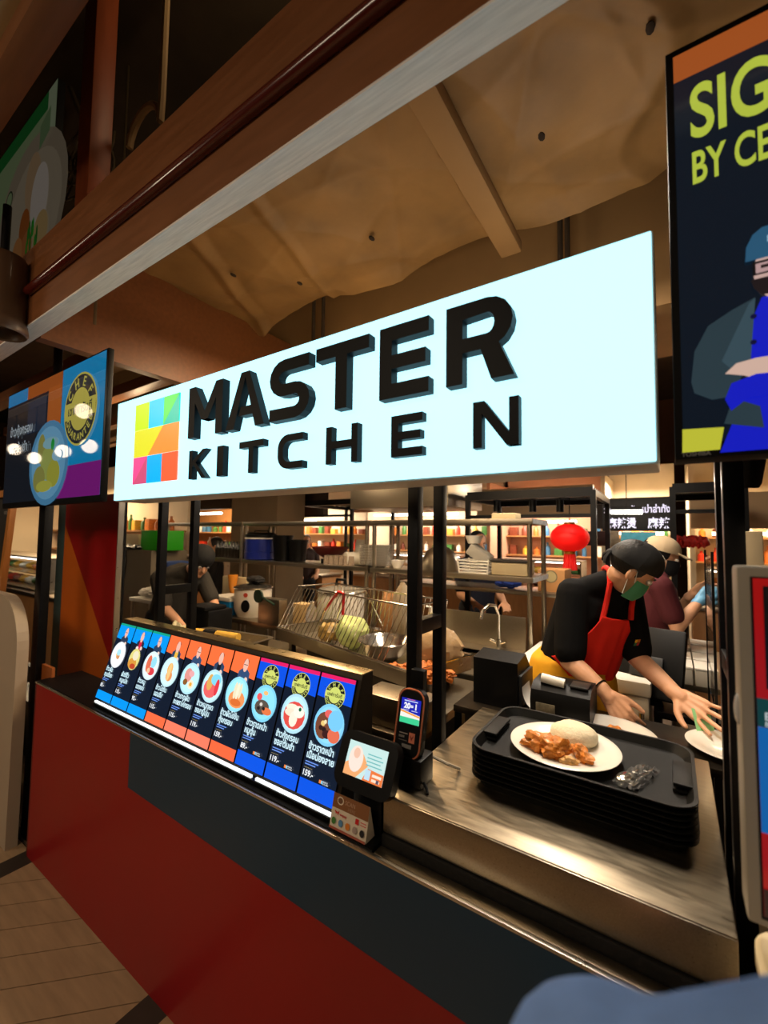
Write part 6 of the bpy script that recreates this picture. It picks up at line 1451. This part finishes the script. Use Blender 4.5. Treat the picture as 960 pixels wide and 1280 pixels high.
# red blossom bunches
for i in range(10):
    q = at(848 + 3.6*i, 676 + 2*(i % 2), y=4.3); b = B(); lump(b, q, (.04, .04, .05), 200+i, .3, n=12, m=8); b.solo('red_blossom', 'red blossom cluster in the garland at the right, %s from the left' % ('first second third fourth fifth sixth seventh eighth ninth tenth'.split()[i]), 'flowers', mat('red_petals', rgb(186, 34, 26), .6, var=.4, scale=60), q - Vector((0, 0, .05)), 'red blossom garland')
q0, q1 = at(846, 677, y=4.3), at(884, 677, y=4.3)
B().cyl(q0, q1, .008, n=8).solo('garland_rail', 'thin dark rail carrying the red blossom garland', 'rail', BLACKM, q0)
# track spots on a rail under the rosy stall
for i, px in enumerate((621, 666, 700)):
    q = at(px, 640, y=2.9); t = thing('track_spot', '%s black track spotlight between the racks and the lantern' % ('left', 'middle', 'right')[i], 'spotlight', q, group='track spotlights')
    B().cyl(q, q + Vector((0, 0, .1)), .03, n=14).part('spot_body', BLACKM, t); B().cyl(q + Vector((0, 0, .1)), q + Vector((0, 0, .16)), .008, n=8).part('spot_stem', BLACKM, t)
z_ = at(666, 640, y=2.9).z + .17
B().box(X(600, 2.9), X(735, 2.9), 2.885, 2.915, z_, z_+.02).solo('lamp_track', 'thin black lamp track above the red lantern', 'track', BLACKM, (X(666, 2.9), 2.9, z_))
# kraft box with round logo, white cups beside the lantern
x0, x1, z0, z1 = prect(672, 712, 706, 740, 2.42)
kb = thing('kraft_box', 'large brown cardboard box with a round mark under the lantern', 'box', ((x0+x1)/2, 2.54, z0)); B().box(x0, x1, 2.42, 2.66, z0, z1, .004).part('carton', mat('kraft_board', rgb(196, 140, 84), .8, var=.06, scale=6), kb)
Print().ell((x0+x1)/2, (z0+z1)/2+.03, .045, .045, rgb(120, 110, 80)).ell((x0+x1)/2, (z0+z1)/2+.03, .038, .038, rgb(190, 170, 120)).part('round_mark', PAPER, kb, (0, 2.4185, 0), (1, 0, 0), (0, 0, 1), sub=kb.location)
bt = thing('serving_table', 'dark steel table behind the sink carrying the cardboard box', 'table', (-1.3, 2.5, 0)); B().box(-2.0, -.55, 2.34, 2.70, z0-.03, z0, .004).part('table_top', STEEL, bt)
for x in (-1.97, -.58):
    for y in (2.37, 2.67): B().cyl((x, y, 0), (x, y, z0-.03), .02, n=8).part('leg', STEEL, bt)
q = at(635, 752, y=2.45); b = B(); lump(b, (q.x, 2.45, z0+.035), (.09, .05, .035), 51, .25); b.solo('blue_cloth', 'crumpled blue cloth on the table behind the sink', 'cloth', mat('blue_rag', rgb(24, 56, 140), .8), (q.x, 2.45, z0))
# small downlights over the aisle, mirrored in the left screen
for i, (x, z, r) in enumerate(((-4.50, 2.70, .068), (-4.93, 2.37, .062), (-5.67, 2.37, .062), (-4.37, 2.36, .062), (-6.30, 2.53, .064))):
    y = -.86; t = thing('globe_lamp', 'warm round globe lamp hanging over the aisle left of the counter, %s' % ('highest', 'second lowest', 'far', 'nearest', 'farthest')[i], 'lamp', (x, y, z), group='globe lamps over the aisle')
    B().ball((x, y, z), r, 18, 12).part('globe', mat('lit_globe', (1, .9, .75), .4, emit=5.5, emcol=(1, .80, .58)), t); B().cyl((x, y, z+r), (x, y, 2.93), .005, n=6).part('flex', BLACKM, t)
# shop window between the pillar and the neighbouring stall
gw = thing('shop_window', 'glass pane left of the black pillar in front of the neighbouring stall', 'window', (-3.9, .36, 0))
B().box(-4.9, -3.50, .355, .361, .62, 2.4).part('pane', GLASS, gw); B().box(-4.9, -3.5, .34, .376, .58, .62).part('bottom_rail', BLACKM, gw); B().box(-4.9, -3.5, .34, .376, 0, .58).part('kick_panel', BLACKM, gw)
